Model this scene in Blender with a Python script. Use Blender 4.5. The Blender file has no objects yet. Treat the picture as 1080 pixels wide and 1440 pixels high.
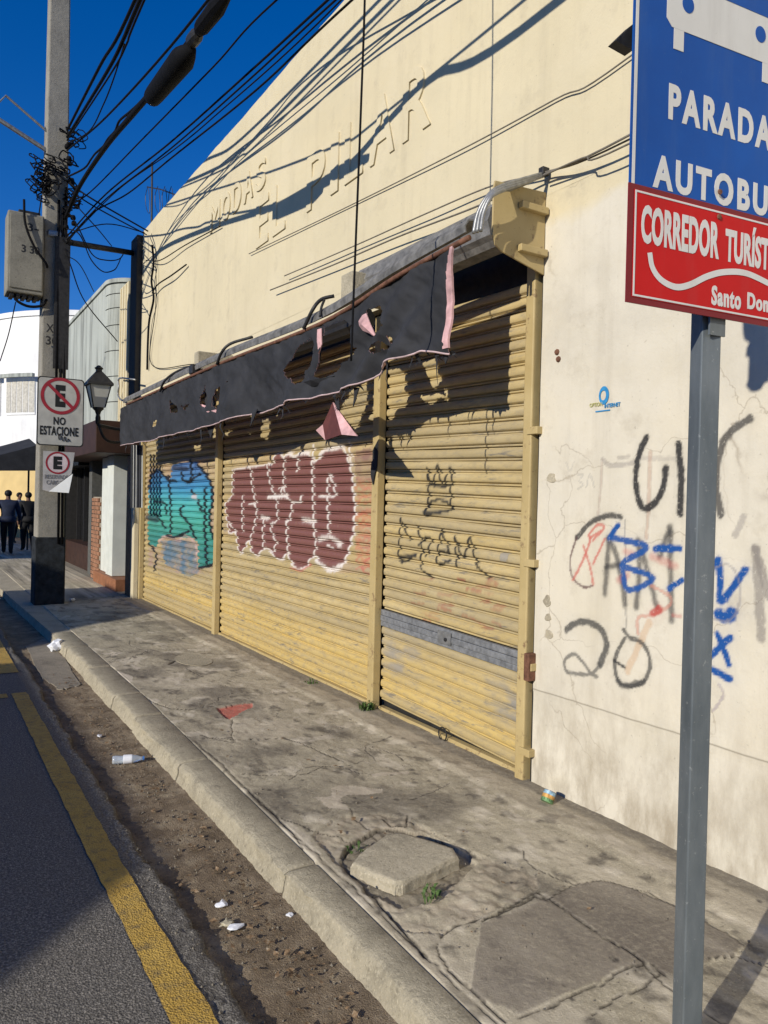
import bpy, bmesh, math, random
import numpy as np
from mathutils import Matrix, Vector

random.seed(7)
RNG = np.random.default_rng(11)
sc = bpy.context.scene

# ------------------------------------------------------------------ camera
H = 1.6
YAW = math.atan2(660, 1080.0)
PITCH = math.radians(-0.55)
ROLL = math.radians(1.35)
FW0 = np.array([math.sin(YAW), math.cos(YAW), 0.0])
RT = np.array([math.cos(YAW), -math.sin(YAW), 0.0])
UP0 = np.array([0, 0, 1.0])
FW = FW0 * math.cos(PITCH) + UP0 * math.sin(PITCH)
UP = UP0 * math.cos(PITCH) - FW0 * math.sin(PITCH)
CR, SR = math.cos(ROLL), math.sin(ROLL)
CAMR = RT * CR + UP * SR
CAMU = -RT * SR + UP * CR
cam_d = bpy.data.cameras.new('camera')
cam = bpy.data.objects.new('camera', cam_d)
sc.collection.objects.link(cam)
cam_d.sensor_fit = 'VERTICAL'
cam_d.sensor_height = 36.0
cam_d.sensor_width = 27.0
cam_d.lens = 27.0
cam_d.clip_start = 0.05
cam_d.clip_end = 3000
cam.matrix_world = Matrix(((CAMR[0], CAMU[0], -FW[0], 0), (CAMR[1], CAMU[1], -FW[1], 0),
                           (CAMR[2], CAMU[2], -FW[2], H), (0, 0, 0, 1)))
sc.camera = cam
sc.render.resolution_x = 768
sc.render.resolution_y = 1024

# ------------------------------------------------------------------ light
SUN_AZ, SUN_EL = math.radians(19), math.radians(21.5)
D = np.array([math.cos(SUN_AZ) * math.cos(SUN_EL), math.sin(SUN_AZ) * math.cos(SUN_EL), -math.sin(SUN_EL)])
world = bpy.data.worlds.new('World')
sc.world = world
world.use_nodes = True
wn = world.node_tree
sky = wn.nodes.new('ShaderNodeTexSky')
sky.sky_type = 'NISHITA'
sky.sun_disc = False
sky.sun_elevation = SUN_EL
sky.sun_rotation = math.atan2(-D[0], -D[1])
sky.air_density = 1.0
sky.dust_density = 0.0
sky.ozone_density = 4.0
sky.altitude = 0
bgn = wn.nodes['Background']
bgn.inputs['Strength'].default_value = 0.08
hsv = wn.nodes.new('ShaderNodeHueSaturation')
hsv.inputs['Saturation'].default_value = 1.34
wn.links.new(sky.outputs[0], hsv.inputs['Color'])
tint = wn.nodes.new('ShaderNodeMix'); tint.data_type = 'RGBA'; tint.blend_type = 'MULTIPLY'
tint.inputs[0].default_value = 1.0; tint.inputs[7].default_value = (1.12, 1.16, 1.66, 1)
wn.links.new(hsv.outputs[0], tint.inputs[6]); wn.links.new(tint.outputs[2], bgn.inputs['Color'])
sun_d = bpy.data.lights.new('sun', 'SUN')
sun_d.energy = 5.0
sun_d.angle = math.radians(0.5)
sun_d.color = (1.0, 0.94, 0.83)
sun = bpy.data.objects.new('sun', sun_d)
sc.collection.objects.link(sun)
sun.rotation_euler = Vector(D).to_track_quat('-Z', 'Y').to_euler()
sc.view_settings.view_transform = 'Standard'
sc.view_settings.look = 'None'
sc.view_settings.gamma = 1
sc.view_settings.exposure = -0.12
sc.view_settings.use_curve_mapping = False

# ------------------------------------------------------------------ measuring helpers
def ray(u, v):
    a, b = (u - 540) / 1080.0, (720 - v) / 1080.0
    return FW + CAMR * a + CAMU * b
CAMP = np.array([0, 0, H])
def onx(u, v, X):
    r = ray(u, v); return CAMP + r * (X / r[0])
def ony(u, v, Y):
    r = ray(u, v); return CAMP + r * (Y / r[1])
def onz(u, v, z=0.0):
    r = ray(u, v); return CAMP + r * ((z - H) / r[2])

# ------------------------------------------------------------------ object helpers
COL = sc.collection
def put(o, parent=None):
    COL.objects.link(o)
    if parent is not None:
        o.parent = parent
        if parent.type == 'EMPTY':
            o.matrix_parent_inverse = Matrix.Translation(-Vector(parent.location))
    return o
def mesh(name, verts, faces, mat=None, parent=None, smooth=False):
    me = bpy.data.meshes.new(name)
    me.from_pydata([tuple(map(float, v)) for v in verts], [], [tuple(map(int, f)) for f in faces])
    me.update()
    if smooth:
        me.polygons.foreach_set('use_smooth', [True] * len(me.polygons))
    o = bpy.data.objects.new(name, me)
    if mat: me.materials.append(mat)
    return put(o, parent)
def tag(o, label=None, cat=None, group=None, kind=None):
    if label: o['label'] = label
    if cat: o['category'] = cat
    if group: o['group'] = group
    if kind: o['kind'] = kind
    return o
def thing(name, loc, label, cat, group=None):
    o = bpy.data.objects.new(name, None)
    o.location = tuple(map(float, loc))
    COL.objects.link(o)
    return tag(o, label, cat, group)

class MB:
    def __init__(s): s.v = []; s.f = []
    def add(s, v, f):
        n = len(s.v); s.v += [tuple(map(float, p)) for p in v]; s.f += [tuple(i + n for i in q) for q in f]; return s
    def box(s, x0, x1, y0, y1, z0, z1):
        v = [(x0, y0, z0), (x1, y0, z0), (x1, y1, z0), (x0, y1, z0), (x0, y0, z1), (x1, y0, z1), (x1, y1, z1), (x0, y1, z1)]
        return s.add(v, [(3, 2, 1, 0), (4, 5, 6, 7), (0, 1, 5, 4), (1, 2, 6, 5), (2, 3, 7, 6), (3, 0, 4, 7)])
    def obox(s, c, ax, ay, az, hx, hy, hz):
        c = np.array(c, float); ax, ay, az = [np.array(a, float) for a in (ax, ay, az)]
        v = [c + ax * i * hx + ay * j * hy + az * k * hz for k in (-1, 1) for (i, j) in ((-1, -1), (1, -1), (1, 1), (-1, 1))]
        return s.add(v, [(3, 2, 1, 0), (4, 5, 6, 7), (0, 1, 5, 4), (1, 2, 6, 5), (2, 3, 7, 6), (3, 0, 4, 7)])
    def tube(s, pts, r, n=6, cap=True):
        pts = [np.array(p, float) for p in pts]
        rs = r if hasattr(r, '__len__') else [r] * len(pts)
        rings = []
        ref = None
        for i, p in enumerate(pts):
            t = pts[min(i + 1, len(pts) - 1)] - pts[max(i - 1, 0)]
            t = t / (np.linalg.norm(t) + 1e-9)
            if ref is None:
                ref = np.array([0, 0, 1.0]) if abs(t[2]) < .9 else np.array([1.0, 0, 0])
            a = np.cross(t, ref); a /= np.linalg.norm(a) + 1e-9
            b = np.cross(a, t); ref = b
            rings.append([p + (a * math.cos(2 * math.pi * k / n) + b * math.sin(2 * math.pi * k / n)) * rs[i] for k in range(n)])
        v = [q for R in rings for q in R]; fs = []
        for i in range(len(rings) - 1):
            for k in range(n):
                fs.append((i * n + k, i * n + (k + 1) % n, (i + 1) * n + (k + 1) % n, (i + 1) * n + k))
        if cap:
            fs.append(tuple(range(n - 1, -1, -1))); m = (len(rings) - 1) * n; fs.append(tuple(m + k for k in range(n)))
        return s.add(v, fs)
    def lathe(s, prof, c=(0, 0, 0), n=16, M=None):
        v = []; fs = []
        for (r, z) in prof:
            for k in range(n):
                a = 2 * math.pi * k / n
                p = np.array([r * math.cos(a), r * math.sin(a), z])
                if M is not None: p = M @ p
                v.append(p + np.array(c))
        for i in range(len(prof) - 1):
            for k in range(n):
                fs.append((i * n + k, i * n + (k + 1) % n, (i + 1) * n + (k + 1) % n, (i + 1) * n + k))
        fs.append(tuple(range(n - 1, -1, -1))); m = (len(prof) - 1) * n; fs.append(tuple(m + k for k in range(n)))
        return s.add(v, fs)
    def prism(s, poly, off):
        """poly: 3D points in one plane, extruded by vector off"""
        n = len(poly); off = np.array(off, float)
        v = [np.array(p, float) for p in poly] + [np.array(p, float) + off for p in poly]
        f = [tuple(range(n)), tuple(range(2 * n - 1, n - 1, -1))]
        f += [(i, i + n, (i + 1) % n + n, (i + 1) % n) for i in range(n)]
        return s.add(v, f)
    def build(s, name, mat, parent=None, smooth=False, bevel=0, seg=2):
        o = mesh(name, s.v, s.f, mat, parent, smooth)
        bm = bmesh.new(); bm.from_mesh(o.data); bmesh.ops.recalc_face_normals(bm, faces=bm.faces[:])
        if bevel:
            bmesh.ops.bevel(bm, geom=[e for e in bm.edges if e.calc_face_angle(0) > .5], offset=bevel, segments=seg, affect='EDGES', profile=.5, clamp_overlap=True)
        bm.to_mesh(o.data); bm.free()
        return o

def smooth_path(pts, n=8):
    P = [np.array(p, float) for p in pts]
    P = [2 * P[0] - P[1]] + P + [2 * P[-1] - P[-2]]
    out = []
    for i in range(1, len(P) - 2):
        p0, p1, p2, p3 = P[i - 1:i + 3]
        for k in range(n):
            t = k / n
            out.append(.5 * ((2 * p1) + (-p0 + p2) * t + (2 * p0 - 5 * p1 + 4 * p2 - p3) * t * t + (-p0 + 3 * p1 - 3 * p2 + p3) * t ** 3))
    out.append(P[-2])
    return out

# ------------------------------------------------------------------ noise and painting in numpy
def vnoise(x, y, seed=0):
    """smooth value noise in [-1,1]"""
    xi = np.floor(x).astype(np.int64); yi = np.floor(y).astype(np.int64)
    fx = x - xi; fy = y - yi
    fx = fx * fx * (3 - 2 * fx); fy = fy * fy * (3 - 2 * fy)
    def hsh(a, b):
        n = (a * 374761393 + b * 668265263 + seed * 974711) & 0x7fffffff
        n = ((n ^ (n >> 13)) * 1274126177) & 0x7fffffff
        return ((n ^ (n >> 16)) & 0xffff) / 32767.5 - 1
    return (hsh(xi, yi) * (1 - fx) + hsh(xi + 1, yi) * fx) * (1 - fy) + (hsh(xi, yi + 1) * (1 - fx) + hsh(xi + 1, yi + 1) * fx) * fy
def fbm(x, y, seed=0, o=4):
    s = 0; a = .5
    for i in range(o):
        s = s + a * vnoise(x * 2 ** i, y * 2 ** i, seed + i * 17); a *= .5
    return s
def dist_line(P, Q, pl):
    d = np.full(P.shape, 1e9)
    for (a, b), (c, e) in zip(pl[:-1], pl[1:]):
        vx, vy = c - a, e - b
        L = vx * vx + vy * vy + 1e-12
        t = np.clip(((P - a) * vx + (Q - b) * vy) / L, 0, 1)
        d = np.minimum(d, np.hypot(P - a - t * vx, Q - b - t * vy))
    return d
def inside(P, Q, poly):
    r = np.zeros(P.shape, bool)
    n = len(poly)
    for i in range(n):
        (x1, y1), (x2, y2) = poly[i], poly[(i + 1) % n]
        c = ((y1 > Q) != (y2 > Q)) & (P < (x2 - x1) * (Q - y1) / (y2 - y1 + 1e-12) + x1)
        r ^= c
    return r
def s2l(c):
    return np.array([(x / 12.92 if x <= .04045 else ((x + .055) / 1.055) ** 2.4) for x in [k / 255 for k in c]])
class Paint:
    def __init__(s, P, Q):
        s.sx = 1.0; s.P, s.Q = P, Q; s.rgb = np.zeros(P.shape + (3,)); s.a = np.zeros(P.shape)
    def lay(s, cov, col):
        cov = np.clip(cov, 0, 1); col = np.array(col, float)
        na = cov + s.a * (1 - cov)
        w = np.where(na > 1e-6, cov / np.maximum(na, 1e-6), 0)[..., None]
        s.rgb = s.rgb * (1 - w) + col * w; s.a = na
    def line(s, pl, w, col, al=1, soft=.4, rough=0.0, seed=0):
        if len(pl) > 2: pl = [tuple(q) for q in smooth_path([(a, b, 0) for a, b in pl], 4)]; pl = [(a, b) for a, b, _ in pl]
        d = dist_line(s.P * s.sx, s.Q, [(a * s.sx, b) for a, b in pl])
        if rough: d = d + rough * w * fbm(s.P * 40, s.Q * 40, seed, 3)
        e = w * .5
        if al > .6: s.lay(.16 * al * np.clip(1 - d / (w * 1.7), 0, 1) ** 1.5, col)
        s.lay(al * np.clip((e * (1 + soft) - d) / (e * 2 * soft + 1e-6), 0, 1), col)
    def fill(s, poly, col, al=1, soft=0.0):
        m = inside(s.P, s.Q, poly).astype(float)
        s.lay(m * al, col)
def put_paint(o, rgb, a):
    me = o.data
    at = me.color_attributes.new('paint', 'FLOAT_COLOR', 'POINT')
    d = np.concatenate([rgb.reshape(-1, 3), a.reshape(-1, 1)], 1).astype(np.float32)
    at.data.foreach_set('color', d.ravel())
def grid_faces(nu, nv):
    i = np.arange(nu - 1)[:, None] * nv + np.arange(nv - 1)[None, :]
    f = np.stack([i, i + nv, i + nv + 1, i + 1], -1).reshape(-1, 4)
    return f
def fast_mesh(name, V, F, mat, parent=None, smooth=True):
    me = bpy.data.meshes.new(name)
    V = np.asarray(V, np.float32); F = np.asarray(F, np.int32)
    me.vertices.add(len(V)); me.vertices.foreach_set('co', V.ravel())
    me.loops.add(F.size); me.loops.foreach_set('vertex_index', F.ravel())
    me.polygons.add(len(F)); me.polygons.foreach_set('loop_start', np.arange(0, F.size, F.shape[1], dtype=np.int32))
    me.update(calc_edges=True)
    if smooth: me.polygons.foreach_set('use_smooth', np.ones(len(F), bool))
    me.materials.append(mat)
    return put(bpy.data.objects.new(name, me), parent)

# ------------------------------------------------------------------ materials
class NT:
    def __init__(s, name, rough=.8, spec=.3, metal=0):
        s.m = bpy.data.materials.new(name); s.m.use_nodes = True
        s.t = s.m.node_tree; s.b = s.t.nodes['Principled BSDF']
        s.b.inputs['Roughness'].default_value = rough; s.b.inputs['Metallic'].default_value = metal
        s.b.inputs['Specular IOR Level'].default_value = spec
        s.tc = s.t.nodes.new('ShaderNodeTexCoord')
        s.geo = s.t.nodes.new('ShaderNodeNewGeometry')
        s.pos = s.geo.outputs['Position']
    def n(s, kind, **kw):
        nd = s.t.nodes.new(kind)
        for k, v in kw.items(): setattr(nd, k, v)
        return nd
    def L(s, a, b): s.t.links.new(a, b)
    def mapped(s, scale, src=None):
        mp = s.n('ShaderNodeMapping'); mp.inputs['Scale'].default_value = scale
        s.L(src or s.pos, mp.inputs['Vector']); return mp.outputs[0]
    def noise(s, scale, detail=4, rough=.55, vec=None, dist=0):
        nd = s.n('ShaderNodeTexNoise'); nd.inputs['Scale'].default_value = scale
        nd.inputs['Detail'].default_value = detail; nd.inputs['Roughness'].default_value = rough
        nd.inputs['Distortion'].default_value = dist
        s.L(vec or s.pos, nd.inputs['Vector']); return nd.outputs['Fac']
    def voro(s, scale, feature='F1', vec=None, rnd=1):
        nd = s.n('ShaderNodeTexVoronoi', feature=feature); nd.inputs['Scale'].default_value = scale
        nd.inputs['Randomness'].default_value = rnd
        s.L(vec or s.pos, nd.inputs['Vector']); return nd
    def ramp(s, fac, stops, interp='LINEAR'):
        r = s.n('ShaderNodeValToRGB'); r.color_ramp.interpolation = interp
        e = r.color_ramp.elements
        while len(e) < len(stops): e.new(.5)
        for k, (p, c) in enumerate(stops):
            e[k].position = p
            e[k].color = (c, c, c, 1) if not hasattr(c, '__len__') else (*c, 1)
        s.L(fac, r.inputs[0]); return r.outputs[0]
    def mix(s, fac, a, b, mode='MIX'):
        m = s.n('ShaderNodeMix', data_type='RGBA', blend_type=mode)
        for k, v in ((0, fac), (6, a), (7, b)):
            if hasattr(v, 'is_linked') or hasattr(v, 'links'): s.L(v, m.inputs[k])
            elif k == 0: m.inputs[0].default_value = v
            else: m.inputs[k].default_value = (*v, 1)
        return m.outputs[2]
    def math(s, op, a, b=None):
        m = s.n('ShaderNodeMath', operation=op)
        for k, v in ((0, a), (1, b)):
            if v is None: continue
            if hasattr(v, 'links'): s.L(v, m.inputs[k])
            else: m.inputs[k].default_value = v
        return m.outputs[0]
    def color(s, c):
        if hasattr(c, 'links'): s.L(c, s.b.inputs['Base Color'])
        else: s.b.inputs['Base Color'].default_value = (*c, 1)
    def bump(s, h, strength=.3, dist=.01):
        b = s.n('ShaderNodeBump'); b.inputs['Strength'].default_value = strength; b.inputs['Distance'].default_value = dist
        s.L(h, b.inputs['Height']); s.L(b.outputs[0], s.b.inputs['Normal'])
    def paint(s, base, breakup=None):
        at = s.n('ShaderNodeAttribute', attribute_name='paint')
        f = at.outputs['Alpha']
        if breakup is not None: f = s.math('MULTIPLY', f, breakup)
        return s.mix(f, base, at.outputs['Color'])
    def sep(s):
        x = s.n('ShaderNodeSeparateXYZ'); s.L(s.pos, x.inputs[0]); return x.outputs

def plain(name, col, rough=.7, metal=0, var=.25, scale=12, bump=.0, spec=.3):
    t = NT(name, rough, spec, metal)
    n = t.noise(scale, 5, .6)
    col = np.array(col)
    t.color(t.ramp(n, [(.3, tuple(col * (1 - var))), (.7, tuple(np.minimum(col * (1 + var), .95)))]))
    if bump: t.bump(t.noise(scale * 6, 4), bump, .01)
    return t.m

def wall_paint(name, col, paint=False, dirty=.5, white=None):
    t = NT(name, .85, .25)
    big = t.noise(.9, 5, .6)
    c = t.ramp(big, [(.3, tuple(np.array(col) * .93)), (.7, tuple(np.array(col) * 1.03))])
    if white is not None:
        # older cream coat above, off-white coat below, with an uneven rolled edge
        o = t.sep()
        edge = t.math('ADD', o[2], t.math('MULTIPLY', t.math('SUBTRACT', t.noise(2.2, 4), .5), .35))
        edge = t.math('ADD', edge, t.math('MULTIPLY', o[1], .06))
        f = t.ramp(t.math('SUBTRACT', edge, 2.95), [(.46, 1.0), (.53, 0.0)])
        wc = t.ramp(t.noise(1.7, 6, .65), [(.25, tuple(np.array(white) * .86)), (.5, tuple(np.array(white))), (.75, tuple(np.array(white) * 1.05))])
        c = t.mix(f, c, wc)
    # grime: vertical streaks, blotches and fine specks
    st = t.noise(1.0, 6, .65, t.mapped((6, 6, .5)))
    c = t.mix(t.ramp(st, [(.52, 0.0), (.8, .45 * dirty)]), c, (.30, .25, .17))
    md = t.noise(2.6, 8, .7, t.mapped((1, 1, 1.4)))
    c = t.mix(t.ramp(md, [(.48, 0.0), (.68, .35 * dirty)]), c, tuple(np.array(col) * np.array((.80, .82, .88))))
    c = t.mix(t.ramp(t.noise(1.3, 6, .6), [(.5, 0.0), (.6, .3 * dirty)]), c, tuple(np.minimum(np.array(col) * np.array((1.08, 1.1, 1.2)), .9)))
    bl = t.noise(5, 8, .7)
    c = t.mix(t.ramp(bl, [(.55, 0.0), (.78, .6 * dirty)]), c, (.33, .28, .2))
    sp = t.noise(38, 3, .6)
    c = t.mix(t.ramp(sp, [(.66, 0.0), (.74, .5 * dirty)]), c, (.2, .17, .13))
    if white is not None:
        zz = t.sep()[2]
        low = t.ramp(zz, [(.02, 1.0), (.8, .12), (1.0, 0.05)])
        g = t.ramp(t.noise(3.5, 7, .7, t.mapped((2, 2, .8))), [(.38, 0.0), (.66, .8)])
        c = t.mix(t.math('MULTIPLY', low, g), c, (.27, .22, .15))
        seam = t.math('ABSOLUTE', t.math('SUBTRACT', t.math('ADD', zz, t.math('MULTIPLY', t.math('SUBTRACT', t.noise(3, 3), .5), .02)), .553))
        c = t.mix(t.ramp(seam, [(.0, .8), (.006, 0.0)]), c, (.22, .19, .14))
        nv = t.n('ShaderNodeTexNoise'); nv.inputs['Scale'].default_value = 4.5; nv.inputs['Detail'].default_value = 5; t.L(t.pos, nv.inputs['Vector'])
        va = t.n('ShaderNodeVectorMath', operation='MULTIPLY_ADD'); va.inputs[1].default_value = (.0, .3, .3); t.L(nv.outputs['Color'], va.inputs[0]); t.L(t.pos, va.inputs[2])
        wob = t.voro(1.3, 'DISTANCE_TO_EDGE', va.outputs[0]).outputs['Distance']
        msk = t.math('MULTIPLY', t.ramp(wob, [(.0, 1.0), (.0045, 0.0)]), t.ramp(t.noise(1.1, 4), [(.5, 0.0), (.58, .6)]))
        c = t.mix(msk, c, (.3, .25, .18))
    if paint:
        c = t.paint(c, t.ramp(t.noise(60, 4, .65), [(.3, .6), (.42, 1.0)]))
    t.color(c)
    h = t.math('ADD', t.math('MULTIPLY', t.noise(9, 6, .65), 1.0), t.math('MULTIPLY', t.noise(90, 3), .25))
    t.bump(h, .35, .012)
    return t.m

M = {}
CREAM = (.63, .545, .36)
M['cream'] = wall_paint('cream_wall_paint', CREAM, dirty=.6)
M['near_wall'] = wall_paint('offwhite_wall_paint', CREAM, True, .75, (.625, .575, .465))

def slat_mat():
    t = NT('shutter_paint', .55, .35)
    oi = t.n('ShaderNodeObjectInfo')
    base = t.ramp(t.noise(2.5, 6, .65, t.mapped((1, .6, 3))), [(.3, (.42, .315, .13)), (.55, (.52, .40, .185)), (.8, (.56, .46, .26))])
    z = t.sep()[2]
    base = t.mix(t.ramp(z, [(.3, .6), (.62, 0.0)]), base, (.62, .43, .11))
    base = t.mix(t.ramp(oi.outputs['Random'], [(0.0, 0.0), (1.0, .6)]), base, (.33, .275, .17))
    wear = t.noise(4, 9, .75, t.mapped((1, .8, 7)))
    base = t.mix(t.ramp(wear, [(.56, 0.0), (.64, .85)]), base, (.17, .155, .13))
    dust = t.noise(16, 6, .7, t.mapped((1, .7, 2)))
    base = t.mix(t.ramp(dust, [(.47, 0.0), (.72, .7)]), base, (.29, .24, .155))
    c = t.paint(base, t.ramp(t.noise(26, 4, .7), [(.25, .75), (.42, 1.0)]))
    t.color(c)
    t.bump(t.noise(14, 6, .6), .3, .006)
    return t.m
M['slat'] = slat_mat()
M['yellow_steel'] = None
def ysteel():
    t = NT('yellow_steel', .5, .35)
    c = t.ramp(t.noise(3, 6, .6), [(.3, (.40, .30, .13)), (.7, (.50, .39, .19))])
    c = t.mix(t.ramp(t.noise(14, 8, .7), [(.58, 0.0), (.68, .85)]), c, (.17, .10, .055))
    t.color(c); t.bump(t.noise(30, 4), .25, .005); return t.m
M['yellow_steel'] = ysteel()
M['grey_steel'] = plain('galvanised_grey_steel', (.30, .30, .29), .45, .6, .3, 20, .1)
M['lock_panel'] = plain('worn_grey_panel', (.20, .205, .21), .55, .2, .35, 25, .15)
M['rust'] = plain('rusty_pipe', (.16, .075, .045), .75, .1, .45, 22, .3)
M['black_cloth'] = plain('faded_black_canvas', (.027, .0275, .030), .85, 0, .35, 3.5, .3)
M['pink_cloth'] = plain('faded_pink_lining', (.55, .33, .32), .85, 0, .35, 9, .2)
M['dark_metal'] = plain('dark_metal', (.035, .034, .033), .5, .3, .3, 20, .1)
M['cable'] = plain('black_cable_sheath', (.007, .007, .008), .8, 0, .3, 20, 0, .1)
M['grey_cable'] = plain('weathered_grey_cable', (.16, .14, .11), .7, 0, .3, 20)
M['concrete_pole'] = None
def conc(name, col, dirty=.5, sc_=1.0, paint=False, bump=.5):
    t = NT(name, .9, .2)
    col = np.array(col)
    c = t.ramp(t.noise(2.2 * sc_, 7, .65), [(.28, tuple(col * .72)), (.5, tuple(col)), (.75, tuple(col * 1.18))])
    c = t.mix(t.ramp(t.noise(7 * sc_, 8, .72), [(.5, 0.0), (.72, .6 * dirty)]), c, tuple(col * .45))
    c = t.mix(t.ramp(t.noise(75, 5, .75), [(.52, 0.0), (.66, .55)]), c, tuple(col * 1.55))
    c = t.mix(t.ramp(t.noise(48, 6, .75), [(.56, 0.0), (.68, .65)]), c, tuple(col * .35))
    c = t.mix(t.ramp(t.voro(9).outputs['Distance'], [(.05, .7 * dirty), (.11, 0.0)]), c, tuple(col * .4))
    if paint: c = t.paint(c, t.ramp(t.noise(45, 4, .7), [(.3, .55), (.55, 1.0)]))
    t.color(c)
    h = t.math('ADD', t.noise(22, 8, .7), t.math('MULTIPLY', t.noise(120, 4, .6), .4))
    t.bump(h, bump, .012)
    return t.m
M['concrete_pole'] = conc('pole_concrete', (.27, .25, .205), .7)
M['sidewalk'] = conc('sidewalk_concrete', (.42, .368, .262), .8, 1.0, True, .6)
M['kerb'] = conc('kerb_concrete', (.38, .335, .24), 1.0, 2.2, False, .8)
M['slab'] = conc('loose_slab_concrete', (.40, .352, .255), .4, 1.6, False, .6)
def asphalt():
    t = NT('asphalt', .85, .35)
    v = t.voro(130)
    c = t.ramp(t.noise(90, 5, .75), [(.3, (.042, .039, .034)), (.5, (.125, .115, .098)), (.7, (.42, .38, .32))])
    c = t.mix(t.ramp(t.noise(1.2, 5, .6), [(.35, 0.0), (.7, .5)]), c, (.13, .115, .09))
    t.color(c)
    t.bump(t.math('ADD', v.outputs['Distance'], t.noise(60, 5)), .5, .008)
    return t.m
M['asphalt'] = asphalt()
def dirt():
    t = NT('gutter_dirt', .95, .1)
    c = t.ramp(t.noise(6, 8, .7), [(.3, (.13, .098, .066)), (.5, (.24, .185, .125)), (.72, (.40, .33, .23))])
    c = t.mix(t.ramp(t.noise(70, 5, .7), [(.55, 0.0), (.68, .7)]), c, (.42, .33, .2))
    c = t.mix(t.ramp(t.noise(30, 6, .7), [(.6, 0.0), (.7, .8)]), c, (.04, .03, .02))
    t.color(c); t.bump(t.math('ADD', t.noise(35, 7, .7), t.noise(160, 3)), .9, .015); return t.m
M['dirt'] = dirt()
def yline():
    t = NT('yellow_road_paint', .7, .3)
    c = t.ramp(t.noise(4, 6, .65), [(.3, (.44, .27, .05)), (.7, (.56, .37, .085))])
    c = t.mix(t.ramp(t.noise(18, 8, .75), [(.5, 0.0), (.66, .8)]), c, (.17, .13, .07))
    c = t.mix(t.ramp(t.noise(110, 4, .7), [(.55, 0.0), (.66, .7)]), c, (.09, .075, .05))
    t.color(c); t.bump(t.math('ADD', t.voro(130).outputs['Distance'], t.noise(40, 5)), .5, .01); return t.m
M['yellow_line'] = yline()

# ================================================================== THE SETTING
GUT = -0.115
ROAD = -0.065
def JX(y): return np.clip(1.488 + .0205 * np.asarray(y, float), 1.45, 1.62)
EDGE_X, KERB_X, JOINT_X, WX = 1.0, 1.24, 1.60, 3.08

tag(mesh('terrain', [(-400, -400, -.20), (400, -400, -.20), (400, 400, -.20), (-400, 400, -.20)], [(0, 1, 2, 3)], M['asphalt']), kind='structure')

def axis(*segs):
    out = []
    for a, b, st in segs:
        n = max(1, int(round((b - a) / st))); out += list(np.linspace(a, b, n, endpoint=False))
    out.append(segs[-1][1]); return np.array(out)

# road: asphalt sheet with a broken, raised edge above the gutter
ys = axis((-12, 1.2, .3), (1.2, 6.5, .012), (6.5, 16, .06), (16, 60, 1.0))
xs = np.concatenate([np.linspace(-5.6, .77, 14), np.linspace(.81, .935, 12), [.95, .956, .962]])
YY, XX = np.meshgrid(ys, xs, indexing='ij')
edge_n = .035 * fbm(YY * 2.2, YY * 0, 3, 3) + .022 * fbm(YY * 14, YY * 0, 5, 3)
k = np.clip((XX - .83) / .12, 0, 1)
Xr = XX + edge_n * k
rough = np.clip((XX - .845) / .03, 0, 1)
Zr = ROAD + .011 * rough * fbm(XX * 45, YY * 45, 9, 3) - .004 * rough
Zr = np.where(XX > .949, ROAD - .012 - .01 * np.abs(fbm(YY * 30, XX * 30, 4, 2)), Zr)
Zr = np.where(XX > .955, ROAD - .04, Zr)
Zr = np.where(XX > .961, GUT - .03, Zr)
tag(fast_mesh('road', np.stack([Xr, YY, Zr], -1).reshape(-1, 3), grid_faces(len(ys), len(xs)), M['asphalt']), kind='structure')

# gutter: dirt and silt lying between asphalt and kerb
ys = axis((-12, 1.2, .3), (1.2, 7, .015), (7, 14, .05), (14, 60, 1.0)); xs = np.linspace(.88, 1.46, 40)
YY, XX = np.meshgrid(ys, xs, indexing='ij')
Zg = GUT + .012 * fbm(XX * 7, YY * 4, 21, 3) + .007 * fbm(XX * 40, YY * 40, 22, 3) + .012 * np.clip((XX - 1.22) / .2, 0, 1) ** 2
tag(fast_mesh('gutter', np.stack([XX, YY, Zg], -1).reshape(-1, 3), grid_faces(len(ys), len(xs)), M['dirt']), kind='structure')
# smoother concrete apron further along the gutter
cl = [onz(*p, GUT + .012) for p in [(36, 908), (74, 893), (112, 962), (84, 970), (60, 952)]]
dn_ = []
for i in range(len(cl)):
    for k_ in range(10): dn_.append(cl[i] + (cl[(i + 1) % len(cl)] - cl[i]) * k_ / 10)
ap = MB(); ap.prism([(p[0] + .02 * float(fbm(np.array(i * .9), np.array(0.), 7, 3)), p[1] + .09 * float(fbm(np.array(i * .9), np.array(4.), 8, 3)), GUT + .011) for i, p in enumerate(dn_)], (0, 0, -.05)); tag(ap.build('gutter_apron', conc('gutter_concrete', (.27, .235, .18), .9, 2.0)), kind='structure')

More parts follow.
